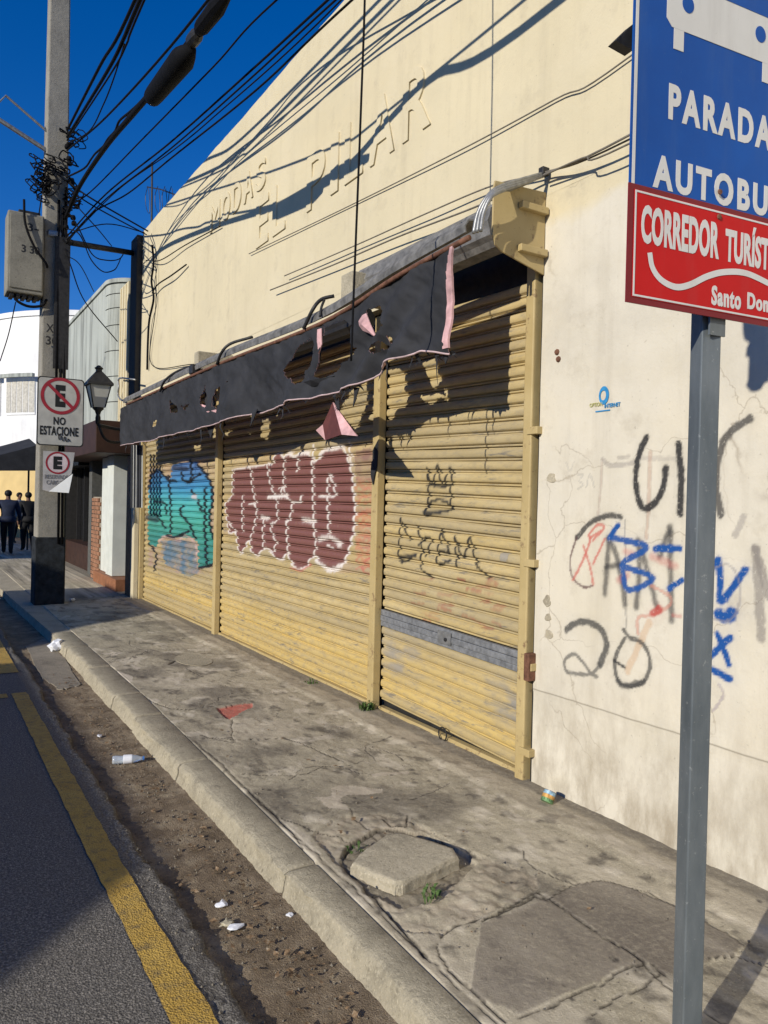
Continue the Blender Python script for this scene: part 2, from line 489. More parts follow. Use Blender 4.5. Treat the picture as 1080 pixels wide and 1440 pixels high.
# kerb: worn cast lengths with a rounded face
kerb = tag(bpy.data.objects.new('kerb', None), kind='structure'); COL.objects.link(kerb)
cuts = [-6, -3, -.6, 1.55, 3.05, 4.62, 5.75, 6.45, 7.6, 8.7, 9.72]
prof = [(1.375, GUT - .05), (1.380, GUT + .008), (1.386, -.085), (1.394, -.055), (1.400, -.024), (1.408, -.008), (1.422, -.001), (1.47, .001), (1.592, .001), (1.599, -.004), (1.60, -.04)]
for a, b in zip(cuts[:-1], cuts[1:]):
    n = max(6, int((b - a) / .02)); ys = np.linspace(a + .003, b - .003, n)
    V = []
    dz = random.uniform(-.003, .003); dx = random.uniform(-.006, .006)
    for y in ys:
        e = min(y - a, b - y); ch = .009 * max(0, 1 - e / .02)
        for i, (x, z) in enumerate(prof):
            w = .016 * float(fbm(np.array(y * 12.), np.array(i * 1.3), 31, 4)) + .016 * float(fbm(np.array(y * 1.3), np.array(i * .4), 33, 2))
            f = 1 if i in (2, 3, 4, 5) else (.35 if i < 8 else 0)
            V.append((x + (float(JX(y)) - 1.60 if i > 7 else 0) + dx * (1 if i < 6 else 0) + w * f + (ch if i in (1, 2, 3) else 0), y, z + dz * (i > 1) + w * f * .5 - ch * (i > 2)))
    F = list(grid_faces(n, len(prof)))
    o = mesh('kerb_stone', V, [tuple(q) for q in F] + [tuple(range(len(prof))), tuple(range(n * len(prof) - 1, (n - 1) * len(prof) - 1, -1))], M['kerb'], kerb, False)
    o.data.polygons.foreach_set('use_smooth', [(k_ % (len(prof) - 1)) not in (5,) for k_ in range(len(F))] + [False] * 2)
# the kerb drops and turns away round the corner beyond the pole
kb = MB()
for i in range(9):
    pass
cornerk = [(1.36, 9.72), (1.35, 9.9), (1.33, 11), (1.28, 13), (1.25, 16), (1.25, 22)]
V = []; F = []
for (x, y) in cornerk:
    for (px, pz) in prof: V.append((px - 1.42 + x + .06, y, pz - .01))
F = list(map(tuple, grid_faces(len(cornerk), len(prof))))
mesh('kerb_stone', V, F, M['kerb'], kerb)

# sidewalk ---------------------------------------------------------
def G(*pts): return [tuple(onz(u, v)[:2]) for u, v in pts]
C3 = lambda x, y: (300 + x / 2.348, 960 + y / 2.348)      # close view of the middle of the pavement
C8 = lambda x, y: (60 + x / 3.6, 860 + y / 3.6)           # view of the far pavement
C9 = lambda x, y: (680 + x / 2.7, 960 + y / 2.7)          # view of the near pavement by the post
cracks = [
    (G(*[C8(*p) for p in [(300, 215), (400, 210), (480, 203), (600, 190), (700, 190), (880, 205)]]), .012, .010),
    (G(*[C8(*p) for p in [(640, 268), (690, 240), (740, 228), (810, 238)]]), .03, .02),
    (G(*[C8(*p) for p in [(450, 370), (520, 430), (580, 465), (660, 490), (740, 492), (830, 480), (930, 462), (1010, 450), (1075, 432)]]), .018, .016),
    (G(*[C8(*p) for p in [(690, 610), (740, 635), (800, 625), (900, 648), (960, 660), (1040, 640), (1080, 640)]]), .02, .016),
    (G(*[C8(*p) for p in [(960, 540), (955, 590), (962, 650)]]), .01, .010),
    (G(*[C8(*p) for p in [(420, 455), (500, 420)]]), .03, .025),
    (G(*[C3(*p) for p in [(0, 180), (60, 188), (140, 186), (230, 182), (290, 200), (340, 222), (430, 262)]]), .014, .012),
    (G(*[C3(*p) for p in [(105, 345), (180, 410), (240, 470), (300, 545)]]), .012, .012),
    (G(*[C3(*p) for p in [(430, 575), (450, 540), (500, 500), (570, 478), (640, 485), (740, 510), (800, 545)]]), .03, .03),
    (G(*[C3(*p) for p in [(430, 600), (500, 680), (560, 740), (640, 830), (700, 900)]]), .03, .018),
    (G(*[C3(*p) for p in [(560, 450), (590, 470), (640, 475), (640, 440)]]), .015, .012),
    (G(*[C3(*p) for p in [(750, 838), (820, 800), (930, 765), (1000, 725), (1078, 690)]]), .03, .016),
    (G(*[C3(*p) for p in [(740, 860), (745, 905), (800, 970), (900, 1060), (960, 1120)]]), .014, .014),
    (G(*[C9(*p) for p in [(0, 905), (100, 860), (200, 815), (235, 825)]]), .03, .014),
    (G(*[C9(*p) for p in [(210, 800), (330, 880), (450, 960), (600, 1060), (680, 1110)]]), .015, .014),
    (G(*[C9(*p) for p in [(110, 1290), (300, 1200), (480, 1125), (600, 1065)]]), .016, .014),
    (G(*[C9(*p) for p in [(400, 1270), (500, 1195), (610, 1160), (660, 1110)]]), .012, .010),
    (G(*[C9(*p) for p in [(240, 830), (340, 770), (450, 750), (620, 790), (760, 860), (830, 880)]]), .006, .006),
    (G(*[C9(*p) for p in [(860, 1050), (960, 1030), (1080, 1070)]]), .008, .008),
    (G(*[C3(*p) for p in [(650, 385), (720, 360), (780, 330)]]), .006, .006),
]
rsx = random.Random(77)
for i in range(16):
    x, y = rsx.uniform(1.6, 2.9), rsx.uniform(1.6, 9.0); a = rsx.uniform(0, 6.28); pl_c = [(x, y)]
    for k_ in range(rsx.randint(4, 9)):
        a += rsx.uniform(-.7, .7); x += .07 * math.cos(a); y += .11 * math.sin(a); pl_c.append((x, y))
    cracks.append((pl_c, rsx.uniform(.005, .012), rsx.uniform(.004, .009)))
ys = axis((-8, 1.3, .12), (1.3, 4.2, .010), (4.2, 8.5, .018), (8.5, 13, .05), (13, 60, 1.0))
xs = np.concatenate([[1.585, 1.599], axis((JOINT_X + .004, 3.2, .0085))])
YY, XX = np.meshgrid(ys, xs, indexing='ij')
X0g = XX.copy(); XX = 3.2 - (3.2 - XX) * (3.2 - JX(YY)) / 1.6
wobx = .018 * fbm(XX * 9, YY * 9, 41, 3); woby = .018 * fbm(XX * 9, YY * 9, 42, 3)
PX, PY = XX + wobx, YY + woby
Z = .012 * fbm(XX * 1.5, YY * 1.1, 50, 3) + .006 * fbm(XX * 7, YY * 6, 55, 3) + .0045 * fbm(XX * 25, YY * 25, 51, 3)
pt = Paint(PX, PY)
# rubble band and pale worn areas
pt.lay(.7 * np.clip(fbm(XX * 2.3, YY * 1.6, 60, 5) * 3.2 - .1, 0, 1), (.56, .49, .36))
pt.lay(.8 * np.clip(fbm(XX * 9, YY * 6, 66, 4) * 4 - .6, 0, 1), (.62, .55, .42))
pt.lay(.75 * np.clip(fbm(XX * 3.1, YY * 2.1, 64, 5) * 3.2 - .25, 0, 1), (.15, .13, .10))
pt.lay(.75 * np.clip(fbm(XX * 12, YY * 9, 68, 4) * 4 - .9, 0, 1), (.11, .095, .075))
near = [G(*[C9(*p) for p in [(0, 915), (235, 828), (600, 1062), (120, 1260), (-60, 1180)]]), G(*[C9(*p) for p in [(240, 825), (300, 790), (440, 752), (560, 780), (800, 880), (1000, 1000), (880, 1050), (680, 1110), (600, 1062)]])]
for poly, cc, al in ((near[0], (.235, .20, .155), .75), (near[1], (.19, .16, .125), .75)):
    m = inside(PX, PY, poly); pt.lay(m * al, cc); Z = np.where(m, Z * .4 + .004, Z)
cor = G(*[C3(*p) for p in [(330, 500), (400, 440), (520, 430), (640, 445), (860, 560), (1050, 620), (1078, 680), (760, 830), (640, 820), (520, 720), (420, 610)]])
m = inside(PX, PY, cor).astype(float)
Z += m * (.012 * fbm(XX * 22, YY * 22, 71, 3) - .008)
pt.lay(m * np.clip(.35 + fbm(XX * 30, YY * 30, 72, 3), 0, .8), (.43, .36, .26))
# swept mortar strip along the shop front
m = np.clip((XX - 2.78 - .05 * fbm(YY * 2, YY * 0, 75, 3)) / .05, 0, 1)
pt.lay(m * .45, (.40, .34, .25)); Z += m * .012
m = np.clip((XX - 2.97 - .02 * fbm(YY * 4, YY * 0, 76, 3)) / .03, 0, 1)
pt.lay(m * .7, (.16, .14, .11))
pale = [[(390, 350), (330, 330), (380, 300), (460, 330), (440, 360)], [(450, 270), (500, 285), (470, 295)], [(290, 210), (400, 205), (380, 222)]]
for q in pale: pt.fill(G(*[C8(*p) for p in q]), (.62, .54, .42), .85)
for q in ([(390, 350), (420, 335), (560, 350), (560, 362), (440, 372), (400, 395), (430, 420), (390, 385)], [(520, 300), (640, 290), (650, 300), (530, 312)], [(330, 380), (410, 375), (450, 420), (380, 415)]):
    pt.fill(G(*[C3(*p) for p in q]), (.58, .50, .38), .7)
# exposed red tile under the broken screed
tri = G(*[C8(*p) for p in [(875, 488), (960, 468), (1060, 460), (1062, 482), (990, 510), (945, 542), (905, 515)]])
mt = inside(PX, PY, tri); Z = np.where(mt, Z - .012, Z); pt.lay(mt * .95, (.52, .14, .10))
# broken round cover
mc = G((245, 929)); 
for pl, w, dp in cracks:
    d = dist_line(PX, PY, pl); wn_ = w * (.45 + .35 * fbm(XX * 18, YY * 18, 80, 3))
    c = np.clip(1 - d / np.maximum(wn_ * .75, .005), 0, 1)
    Z -= .5 * dp * np.minimum(1, c * 1.5)
    pt.lay(np.clip(c * 2.2, 0, .95), (.045, .038, .03))
    pt.lay(.4 * np.clip(1 - np.abs(d - w * 1.1) / (w * .6), 0, 1) * np.clip(fbm(XX * 9, YY * 9, 83, 3) * 6 - .6, 0, 1), (.52, .46, .36))
# hole round the lifted block
hole = G(*[C3(*p) for p in [(425, 590), (440, 545), (500, 500), (560, 480), (700, 490), (830, 560), (870, 590), (820, 640), (720, 720), (600, 740), (500, 680)]])
m = inside(PX, PY, hole).astype(float); Z -= .014 * m; pt.lay(m * .6, (.13, .11, .08))
# gum spots
for i in range(46):
    gx, gy, gr = random.uniform(1.65, 3.0), random.uniform(1.4, 5.2), random.uniform(.009, .022)
    pt.lay(.8 * np.clip((gr - np.hypot((XX - gx), (YY - gy) * .8)) / .008, 0, 1), (.06, .052, .045))
Z = np.where(X0g < 1.6, -.03, Z)
jl = dist_line(PX, PY, [(1.62, 5), (1.60, 4), (1.585, 3), (1.57, 2.0), (1.55, 1)]); pt.lay(np.clip(1.2 - jl / .005, 0, .8), (.06, .05, .04)); Z -= .006 * np.clip(1.2 - jl / .006, 0, 1)
swk = fast_mesh('sidewalk', np.stack([XX, YY, Z], -1).reshape(-1, 3), grid_faces(len(ys), len(xs)), M['sidewalk'])
put_paint(swk, pt.rgb, pt.a); tag(swk, kind='structure')
# pavement behind the turned kerb and pavement on the far side of the street
ex = MB(); ex.prism([(1.40, 9.72, -.004), (1.63, 9.72, -.004), (1.63, 60, -.004), (1.25, 60, -.004), (1.25, 16, -.004), (1.32, 13, -.004)], (0, 0, -.25))
tag(ex.build('sidewalk_corner', M['slab']), kind='structure')
ex = MB(); ex.box(-7.2, -5.6, -30, 60, -.2, .02); tag(ex.build('sidewalk_opposite', M['slab'], bevel=.02), kind='structure')
ex = MB(); ex.box(3.2, 12, 21.3, 60, -.2, -.01); tag(ex.build('side_street', M['asphalt']), kind='structure')

# painted yellow line
def yellow(name, pts, label):
    L, R = pts
    n = len(L); zz = ROAD + .0055
    V = []; F = []
    for i in range(n):
        for k_ in range(7):
            t_ = k_ / 6; p = np.array(L[i]) * (1 - t_) + np.array(R[i]) * t_
            V.append((p[0], p[1], zz))
    F = grid_faces(n, 7)
    o = fast_mesh(name, V, F, M['yellow_line']); tag(o, label, 'road marking'); return o
yy = np.arange(0.0, 7.12, .03)
e1 = .006 * fbm(yy * 11, yy * 0, 91, 3); e2 = .008 * fbm(yy * 11, yy * 0 + 5, 92, 3)
lx = np.interp(yy, [0, 2.45, 3, 4, 7.1], [.70, .718, .715, .712, .715]); rx = np.interp(yy, [0, 2.45, 3, 4, 7.1], [.835, .85, .835, .832, .832])
yellow('yellow_line', ([(a + c, y) for a, c, y in zip(lx, e1, yy)], [(a + c, y) for a, c, y in zip(rx, e2, yy)]), 'long worn yellow line painted on the road along the gutter')
xx = np.arange(-1.2, .72, .04); e1 = .006 * fbm(xx * 11, xx * 0, 93, 3)
yellow('yellow_line', ([(x, 6.98 + c) for x, c in zip(xx, e1)], [(x, 7.12 - c) for x, c in zip(xx, e1)]), 'short yellow crossbar painted across the road at the line end')
yy = np.arange(7.95, 10.6, .05)
yellow('yellow_line', ([(.70, y) for y in yy], [(.86, y) for y in yy]), 'second yellow line piece painted further up the road')

# ================================================================== THE SHOP
shop = thing('shop_building', (WX, 8, 0), 'cream shop building with raised lettering and shuttered front', 'building')
SH0, SH1, TOPZ, BUILD_TOP = 3.335, 12.40, 3.40, 5.92
b = MB(); b.box(WX + .004, 12, -8, 12.7, 5.5, 5.75); b.build('roof', M['slab'], shop)
# upper wall, slightly uneven top
ys = axis((-8, 2, .5), (2, 12.7, .07)); nz = 30
YY, ZZ = np.meshgrid(ys, np.linspace(TOPZ, BUILD_TOP, nz), indexing='ij')
top = .014 * fbm(YY * 3, YY * 0, 101, 4)
ZZ = ZZ + top * (ZZ > BUILD_TOP - .01)
XX = WX + .004 * fbm(YY * .8, ZZ * .8, 102, 3)
o = fast_mesh('upper_wall', np.stack([XX, YY, ZZ], -1).reshape(-1, 3), grid_faces(len(ys), nz)[:, ::-1], M['cream'], shop)
b = MB(); b.box(WX + .008, WX + .22, -8, 12.7, TOPZ + .001, BUILD_TOP - .022); b.build('parapet_core', M['cream'], shop)
b = MB(); b.box(WX + .001, WX + .2, 5.12, SH1 + .3, 3.13, TOPZ - .001); b.build('lintel', M['cream'], shop)
b = MB(); b.box(WX + .30, WX + .5, SH0, SH1, 0, TOPZ); b.build('back_wall', M['dark_metal'], shop)
b = MB(); b.box(WX + .012, WX + .5, SH1, 12.7, 0, TOPZ); b.build('end_pier', M['cream'], shop)
b = MB(); b.box(WX + .01, 11.9, 12.5, 12.69, 0, 5.5); b.build('side_wall', M['cream'], shop)
b = MB(); b.box(WX + .006, WX + .4, SH0, SH0 + .012, 0, TOPZ); b.build('reveal', M['dark_metal'], shop)

# near wall with graffiti in its paint
GW = lambda x, y: (740 + x / 2.667, 460 + y / 2.667)
def W(*pts, X=WX): 
    r = []
    for u, v in pts:
        p = onx(u, v, X); r.append((p[1], p[2]))
    return r
ys = axis((-8, 1.5, .25), (1.5, 3.335, .0085)); zs = axis((-.05, .55, .02), (.55, 2.45, .0085), (2.45, TOPZ, .05))
YY, ZZ = np.meshgrid(ys, zs, indexing='ij')
wy = .004 * fbm(YY * 30, ZZ * 30, 111, 2); wz = .004 * fbm(YY * 30, ZZ * 30, 112, 2)
p = Paint(YY + wy, ZZ + wz)
BLK, BLU, RED, GRY = (.022, .022, .024), (.012, .075, .27), (.42, .05, .04), (.10, .095, .09)
def gw(pts, w, col, al=1, soft=.22, rough=.22):
    p.line(W(*[GW(*q) for q in pts]), w / 2.667 * .0038, col, al, soft, rough, len(pts))
gw([(285, 495), (280, 600), (270, 700)], 10, (.40, .31, .25), .55)
gw([(285, 495), (320, 520), (400, 510)], 16, (.25, .22, .2), .5)
gw([(345, 490), (385, 485)], 12, (.25, .22, .2), .45)
gw([(430, 490), (560, 495)], 14, (.3, .27, .24), .35)
gw([(465, 470), (460, 640), (458, 700), (450, 790)], 14, (.42, .27, .19), .5)
gw([(150, 505), (165, 540), (180, 505)], 5, (.45, .42, .38), .4); gw([(190, 550), (215, 555), (200, 575), (215, 590), (195, 605)], 5, (.4, .38, .34), .5); gw([(225, 600), (240, 550), (255, 600)], 5, (.4, .38, .34), .5)
gw([(450, 415), (425, 470), (410, 560), (420, 640), (445, 680), (490, 650), (515, 590), (522, 530)], 25, BLK, .95)
gw([(572, 440), (580, 560), (578, 700)], 26, BLK, .95)
gw([(840, 345), (780, 380), (735, 440), (715, 530), (712, 600), (730, 705)], 26, (.05, .047, .045), .85)
gw([(355, 712), (300, 708), (240, 735), (190, 790)], 20, BLK, .85)
gw([(190, 790), (165, 870), (175, 940), (215, 975), (250, 970)], 8, (.10, .05, .05), .8)
gw([(370, 720), (372, 900), (375, 1130)], 6, (.15, .14, .13), .5)
for q in ([(175, 950), (215, 870), (240, 800), (235, 780), (270, 740), (292, 755), (250, 800)], [(215, 820), (240, 900), (252, 965)], [(250, 890), (295, 795)], [(240, 790), (280, 765)]): gw(q, 10, (.50, .13, .10), .75)
for q in ([(310, 790), (303, 900), (295, 1000)], [(310, 790), (345, 880), (370, 1040)], [(300, 900), (350, 890)], [(420, 800), (425, 900), (412, 1050)], [(435, 840), (490, 1050)], [(540, 750), (500, 860)], [(540, 770), (545, 1100)]): gw(q, 22, (.03, .03, .032), .72, .5)
for q in ([(470, 860), (560, 895)], [(345, 950), (380, 930)], [(370, 840), (400, 850)]): gw(q, 24, (.5, .12, .1), .4, .6)
gw([(310, 790), (345, 745)], 20, BLU, 1); gw([(325, 790), (450, 825), (360, 890), (475, 940), (380, 985), (360, 895)], 22, BLU, .95)
gw([(485, 830), (575, 830)], 24, BLU, 1); gw([(535, 980), (585, 948)], 18, BLU, 1)
gw([(695, 905), (720, 872), (728, 950), (732, 1030), (822, 908)], 24, BLU, 1)
gw([(722, 1075), (748, 1088), (772, 1072)], 38, BLU, 1); gw([(695, 1230), (765, 1165)], 22, BLU, 1); gw([(715, 1150), (760, 1265)], 20, BLU, 1); gw([(680, 1275), (765, 1320)], 24, BLU, 1)
gw([(470, 970), (540, 1010), (530, 1050), (470, 1080), (420, 1090), (420, 1150)], 13, (.5, .22, .16), .6)
gw([(478, 1070), (500, 1060)], 30, RED, .8); gw([(550, 1080), (580, 1085)], 14, RED, .4)
gw([(460, 1110), (430, 1180), (380, 1290)], 26, (.52, .33, .18), .5)
gw([(150, 1135), (190, 1108), (240, 1108), (285, 1140), (302, 1200), (275, 1265)], 26, (.05, .05, .048), .85)
gw([(275, 1265), (245, 1300), (190, 1300), (150, 1290), (145, 1250), (185, 1228), (245, 1300), (265, 1312)], 14, (.07, .07, .065), .7)
gw([(370, 1165), (335, 1240), (340, 1310), (370, 1345), (440, 1330), (465, 1260), (440, 1190), (390, 1165), (365, 1135)], 15, (.045, .045, .043), .8)
gw([(345, 1325), (370, 1345), (440, 1330)], 22, (.04, .04, .04), .7)
gw([(328, 1248), (370, 1277)], 10, BLK, .9)
gw([(700, 905), (760, 890), (800, 960), (795, 1050), (760, 1100), (690, 1095)], 7, (.25, .22, .2), .5)
gw([(860, 830), (872, 1000), (882, 1165)], 28, (.2, .18, .16), .65); gw([(860, 830), (910, 1010)], 26, (.2, .18, .16), .65)
gw([(815, 712), (785, 780)], 20, (.3, .27, .24), .6)
gw([(700, 1440), (740, 1380), (720, 1340)], 9, (.25, .2, .25), .5)
XX = WX - .0025 * fbm(YY * 3, ZZ * 3, 120, 3) + np.where(ZZ < .55, .004, 0)
nw = fast_mesh('near_wall', np.stack([XX, YY, ZZ], -1).reshape(-1, 3), grid_faces(len(ys), len(zs))[:, ::-1], M['near_wall'], shop)
put_paint(nw, p.rgb, p.a)
tag(nw, 'off-white wall with black, blue and red graffiti scrawls')
b = MB(); b.box(WX + .012, WX + .45, -8, SH0 - .001, -.1, TOPZ); b.build('near_wall_core', M['cream'], shop)

# ---------------------------------------------------------------- text
def text_mesh(txt, size=1.0, bold=0.0, spacing=1.0, extrude=0.0, align='LEFT'):
    cu = bpy.data.curves.new('lettering', 'FONT'); cu.body = txt; cu.size = size; cu.offset = bold
    cu.space_character = spacing; cu.extrude = extrude; cu.align_x = align; cu.resolution_u = 4
    ob = bpy.data.objects.new('lettering', cu); COL.objects.link(ob)
    dg = bpy.context.evaluated_depsgraph_get(); dg.update()
    me = bpy.data.meshes.new_from_object(ob.evaluated_get(dg))
    bpy.data.objects.remove(ob); bpy.data.curves.remove(cu)
    return me
def text_on(name, txt, origin, ax, up, width, height, mat, parent, bold=.02, spacing=1.0, thick=.0015, shear=0):
    """text scaled to width x height with its lower left corner at origin"""
    ax, up = np.array(ax, float), np.array(up, float); nrm = np.cross(ax, up)
    me = text_mesh(txt, 1.0, bold, spacing, .5)
    n = len(me.vertices); co = np.empty(n * 3); me.vertices.foreach_get('co', co); co = co.reshape(-1, 3)
    mn, mx = co.min(0), co.max(0)
    q = (co - mn) / np.maximum(mx - mn, 1e-6)
    P = np.array(origin) + np.outer(q[:, 0] * width, ax) + np.outer(q[:, 1] * height, up) + np.outer(q[:, 2] * thick, nrm)
    me.vertices.foreach_set('co', P.ravel()); me.materials.clear(); me.materials.append(mat); me.update()
    o = bpy.data.objects.new(name, me); return put(o, parent)

# raised plaster lettering, one object per letter
def raised(word, y_left, y_right, z0, z1, gap=.32, dep=.018):
    wid = {'M': 1.25, 'I': .38, 'L': .85, 'E': .9}
    ws = [wid.get(c, 1.0) if c != ' ' else .7 for c in word]
    tot = sum(ws) + gap * (len(word) - 1); k_ = (y_left - y_right) / tot; y = y_left
    for c, w in zip(word, ws):
        if c != ' ':
            text_on('letter', c, (WX + .003, y, z0), (0, -1, 0), (0, 0, 1), w * k_, z1 - z0, M['cream'], shop, 0.0 if c == 'M' else .012, 1, dep)
        y -= (w + gap) * k_
raised('MODAS', 9.30, 7.55, 4.90, 5.22)
raised('EL PILAR', 7.78, 4.52, 4.30, 4.80)

# small stencilled logo on the near wall
M['logo_blue'] = plain('stencil_blue', (.03, .22, .45), .8, 0, .2, 30); M['logo_ochre'] = plain('stencil_ochre', (.42, .40, .16), .8, 0, .2, 30)
lg = W((850, 556))[0]
b = MB(); n = 24; V = []
for k_ in range(n):
    a = 2 * math.pi * k_ / n
    for r in (.048, .026): V.append((WX - .005, lg[0] - r * math.cos(a) * .72 + (.004 if r < .03 else 0), lg[1] + r * math.sin(a)))
for k_ in range(n): b.f.append((2 * k_, 2 * ((k_ + 1) % n), 2 * ((k_ + 1) % n) + 1, 2 * k_ + 1))
b.v = V; lo = b.build('stencil_ring', M['logo_blue'], shop)
text_on('stencil_text', 'OPTION', (WX - .004, W((830, 571))[0][0], W((830, 573))[0][1]), (0, -1, 0), (0, 0, 1), .088, .021, M['logo_ochre'], shop, .02)
text_on('stencil_text', 'INTERNET', (WX - .004, W((850, 571))[0][0] - .005, W((850, 574))[0][1]), (0, -1, 0), (0, 0, 1), .105, .021, M['logo_blue'], shop, .02)
q_ = W((838, 580))[0]; b = MB(); b.prism([(WX - .004, q_[0], q_[1]), (WX - .004, q_[0] - .1, q_[1]), (WX - .004, q_[0] - .1, q_[1] + .007), (WX - .004, q_[0], q_[1] + .007)], (.0015, 0, 0)); b.build('stencil_bar', M['logo_blue'], shop)

# wall hardware right of the shutter: plaster scars and hinge eyes
for (u, v, r) in ((775, 672, .032), (769, 845, .03), (770, 868, .024), (771, 892, .03)):
    q = onx(u, v, WX - .005); b = MB()
    pts = [(q[0], q[1] + r * (1 + .25 * math.sin(3 * a + u)) * math.cos(a), q[2] + r * (1 + .2 * math.cos(2 * a + v)) * math.sin(a)) for a in np.linspace(0, 2 * math.pi, 14)[:-1]]
    b.prism(pts, (.006, 0, 0)); b.build('plaster_patch', M['slab'], shop, bevel=.002)
for (u, v) in ((783, 495), (785, 505)):
    q = onx(u, v, WX - .004); b = MB(); b.lathe([(.0, -.01), (.016, -.01), (.018, .0), (.012, .008), (0.0, .008)], q, 8, np.array([[0, 0, -1.0], [0, 1, 0], [1, 0, 0]])); b.build('wall_plug', M['rust'], shop)

# dark stained pilaster at the far end
b = MB(); b.box(2.99, 3.12, 12.71, 13.12, 3.3, 5.86); b.build('pilaster', conc('stained_concrete', (.055, .052, .047), .6), shop, bevel=.015)
b = MB(); b.box(2.98, 3.4, 13.19, 13.80, 2.9, 5.22); b.build('end_strip_wall', M['cream'], shop)
for yy_ in (13.32, 13.5, 13.68):
    b = MB(); b.box(2.965, 2.979, yy_, yy_ + .06, 2.95, 5.2); b.build('wall_rib', M['cream'], shop)
M['brown_door'] = plain('brown_painted_timber', (.16, .075, .035), .6, 0, .3, 14, .2)
b = MB(); b.box(3.0, 3.07, 12.705, 13.12, 0, 2.3); b.build('side_door', M['brown_door'], shop, bevel=.006)
b = MB(); b.box(2.985, 3.06, 12.50, 12.70, .0, 2.3); b.build('door_jamb', M['cream'], shop, bevel=.006)

# ---------------------------------------------------------------- roller shutters
PITCHZ = .082
PROF = [(0.0, -.018), (.025, -.008), (.09, -.005), (.16, -.008), (.18, -.018), (.245, -.018), (.262, .004), (.34, .009), (.56, .0115), (.76, .009), (.90, .003), (.925, -.018), (1.0, -.018)]
SX = WX + .045
GM = lambda x, y: (305 + x / 4.596, 610 + y / 4.596)
GL = lambda x, y: (200 + x / 7.575, 630 + y / 7.575)
GR = lambda x, y: (500 + x / 2.571, 580 + y / 2.571)
def SW(pts, f): return W(*[f(*q) for q in pts], X=SX - .015)
def paint_mid(p):
    p.sx = .55
    MAR, WHT = (.185, .072, .064), (.70, .64, .58)
    out = [(95, 235), (150, 225), (200, 215), (290, 205), (320, 190), (350, 200), (365, 150), (395, 120), (430, 150), (460, 120), (490, 150), (560, 115), (600, 150), (630, 180), (680, 110), (800, 85), (840, 160), (870, 300), (885, 450), (880, 600), (850, 740), (800, 850), (740, 880), (680, 860), (620, 790), (570, 860), (520, 875), (470, 830), (445, 770), (420, 810), (380, 810), (350, 770), (300, 740), (255, 790), (215, 750), (200, 690), (150, 775), (125, 700), (115, 640), (75, 640), (60, 560), (50, 450), (90, 400), (95, 235)]
    p.lay(.25 * np.clip(fbm(p.P * 3, p.Q * 3, 7, 3) + .3, 0, 1) * inside(p.P, p.Q, SW([(20, 90), (1020, 30), (1020, 900), (700, 900), (40, 650)], GM)), (.5, .3, .25))
    p.fill(SW(out, GM), MAR, .96)
    p.lay(.8 * inside(p.P, p.Q, SW([(885, 120), (1010, 70), (1010, 300), (890, 300)], GM)) * np.clip(.5 + fbm(p.P * 5, p.Q * 9, 3, 3), 0, 1), (.22, .11, .10))
    rs = random.Random(3)
    for y in range(290, 880, 26):
        q = [(895 + i * 22, y + rs.uniform(-16, 16)) for i in range(6)]
        p.line(SW(q, GM), .022, (.50, .14, .09), rs.uniform(.25, .6), .6, .6, y)
    p.line(SW([(940, 840), (990, 800), (1010, 900), (950, 900), (930, 860)], GM), .02, (.45, .08, .08), .5, .6)
    p.line(SW([(660, 990), (640, 960)], GM), .0, WHT, 0)
    inner = [out, [(210, 220), (225, 350), (250, 480), (235, 590), (205, 690)], [(320, 200), (340, 320), (365, 390), (330, 410), (440, 400), (450, 410)], [(430, 150), (425, 300), (440, 400)], [(490, 140), (515, 170), (515, 240)], [(620, 70), (610, 200), (615, 400), (620, 550), (630, 700), (620, 790)], [(205, 455), (235, 450), (250, 480)], [(440, 400), (475, 440), (475, 500), (455, 565), (435, 555)], [(470, 440), (530, 440), (540, 400)], [(380, 420), (380, 560), (340, 590), (365, 680), (375, 700), (355, 760)], [(275, 540), (320, 545), (295, 560), (290, 740)], [(445, 560), (450, 770)], [(655, 400), (755, 400), (750, 340), (720, 265), (710, 290), (710, 400), (715, 640)], [(160, 400), (160, 630)], [(850, 60), (862, 200)], [(640, 170), (680, 120)], [(710, 720), (745, 740)], [(400, 350), (420, 345), (405, 400)], [(120, 640), (90, 600), (60, 560)]]
    for i, q in enumerate(inner): p.line(SW(q, GM), .017, WHT, .92, .45, .4, i)
    for q in ([(545, 555), (615, 565)], [(655, 685), (700, 670), (750, 680), (790, 720)], [(680, 105), (800, 85)], [(640, 820), (690, 862), (740, 880), (800, 850)], [(330, 410), (440, 400)], [(275, 540), (320, 545)], [(450, 130), (480, 130)], [(530, 125), (590, 120)]): p.line(SW(q, GM), .036, WHT, .9, .45, .4)
    p.line(SW([(470, 870), (540, 885), (600, 840)], GM), .02, (.5, .12, .1), .6)
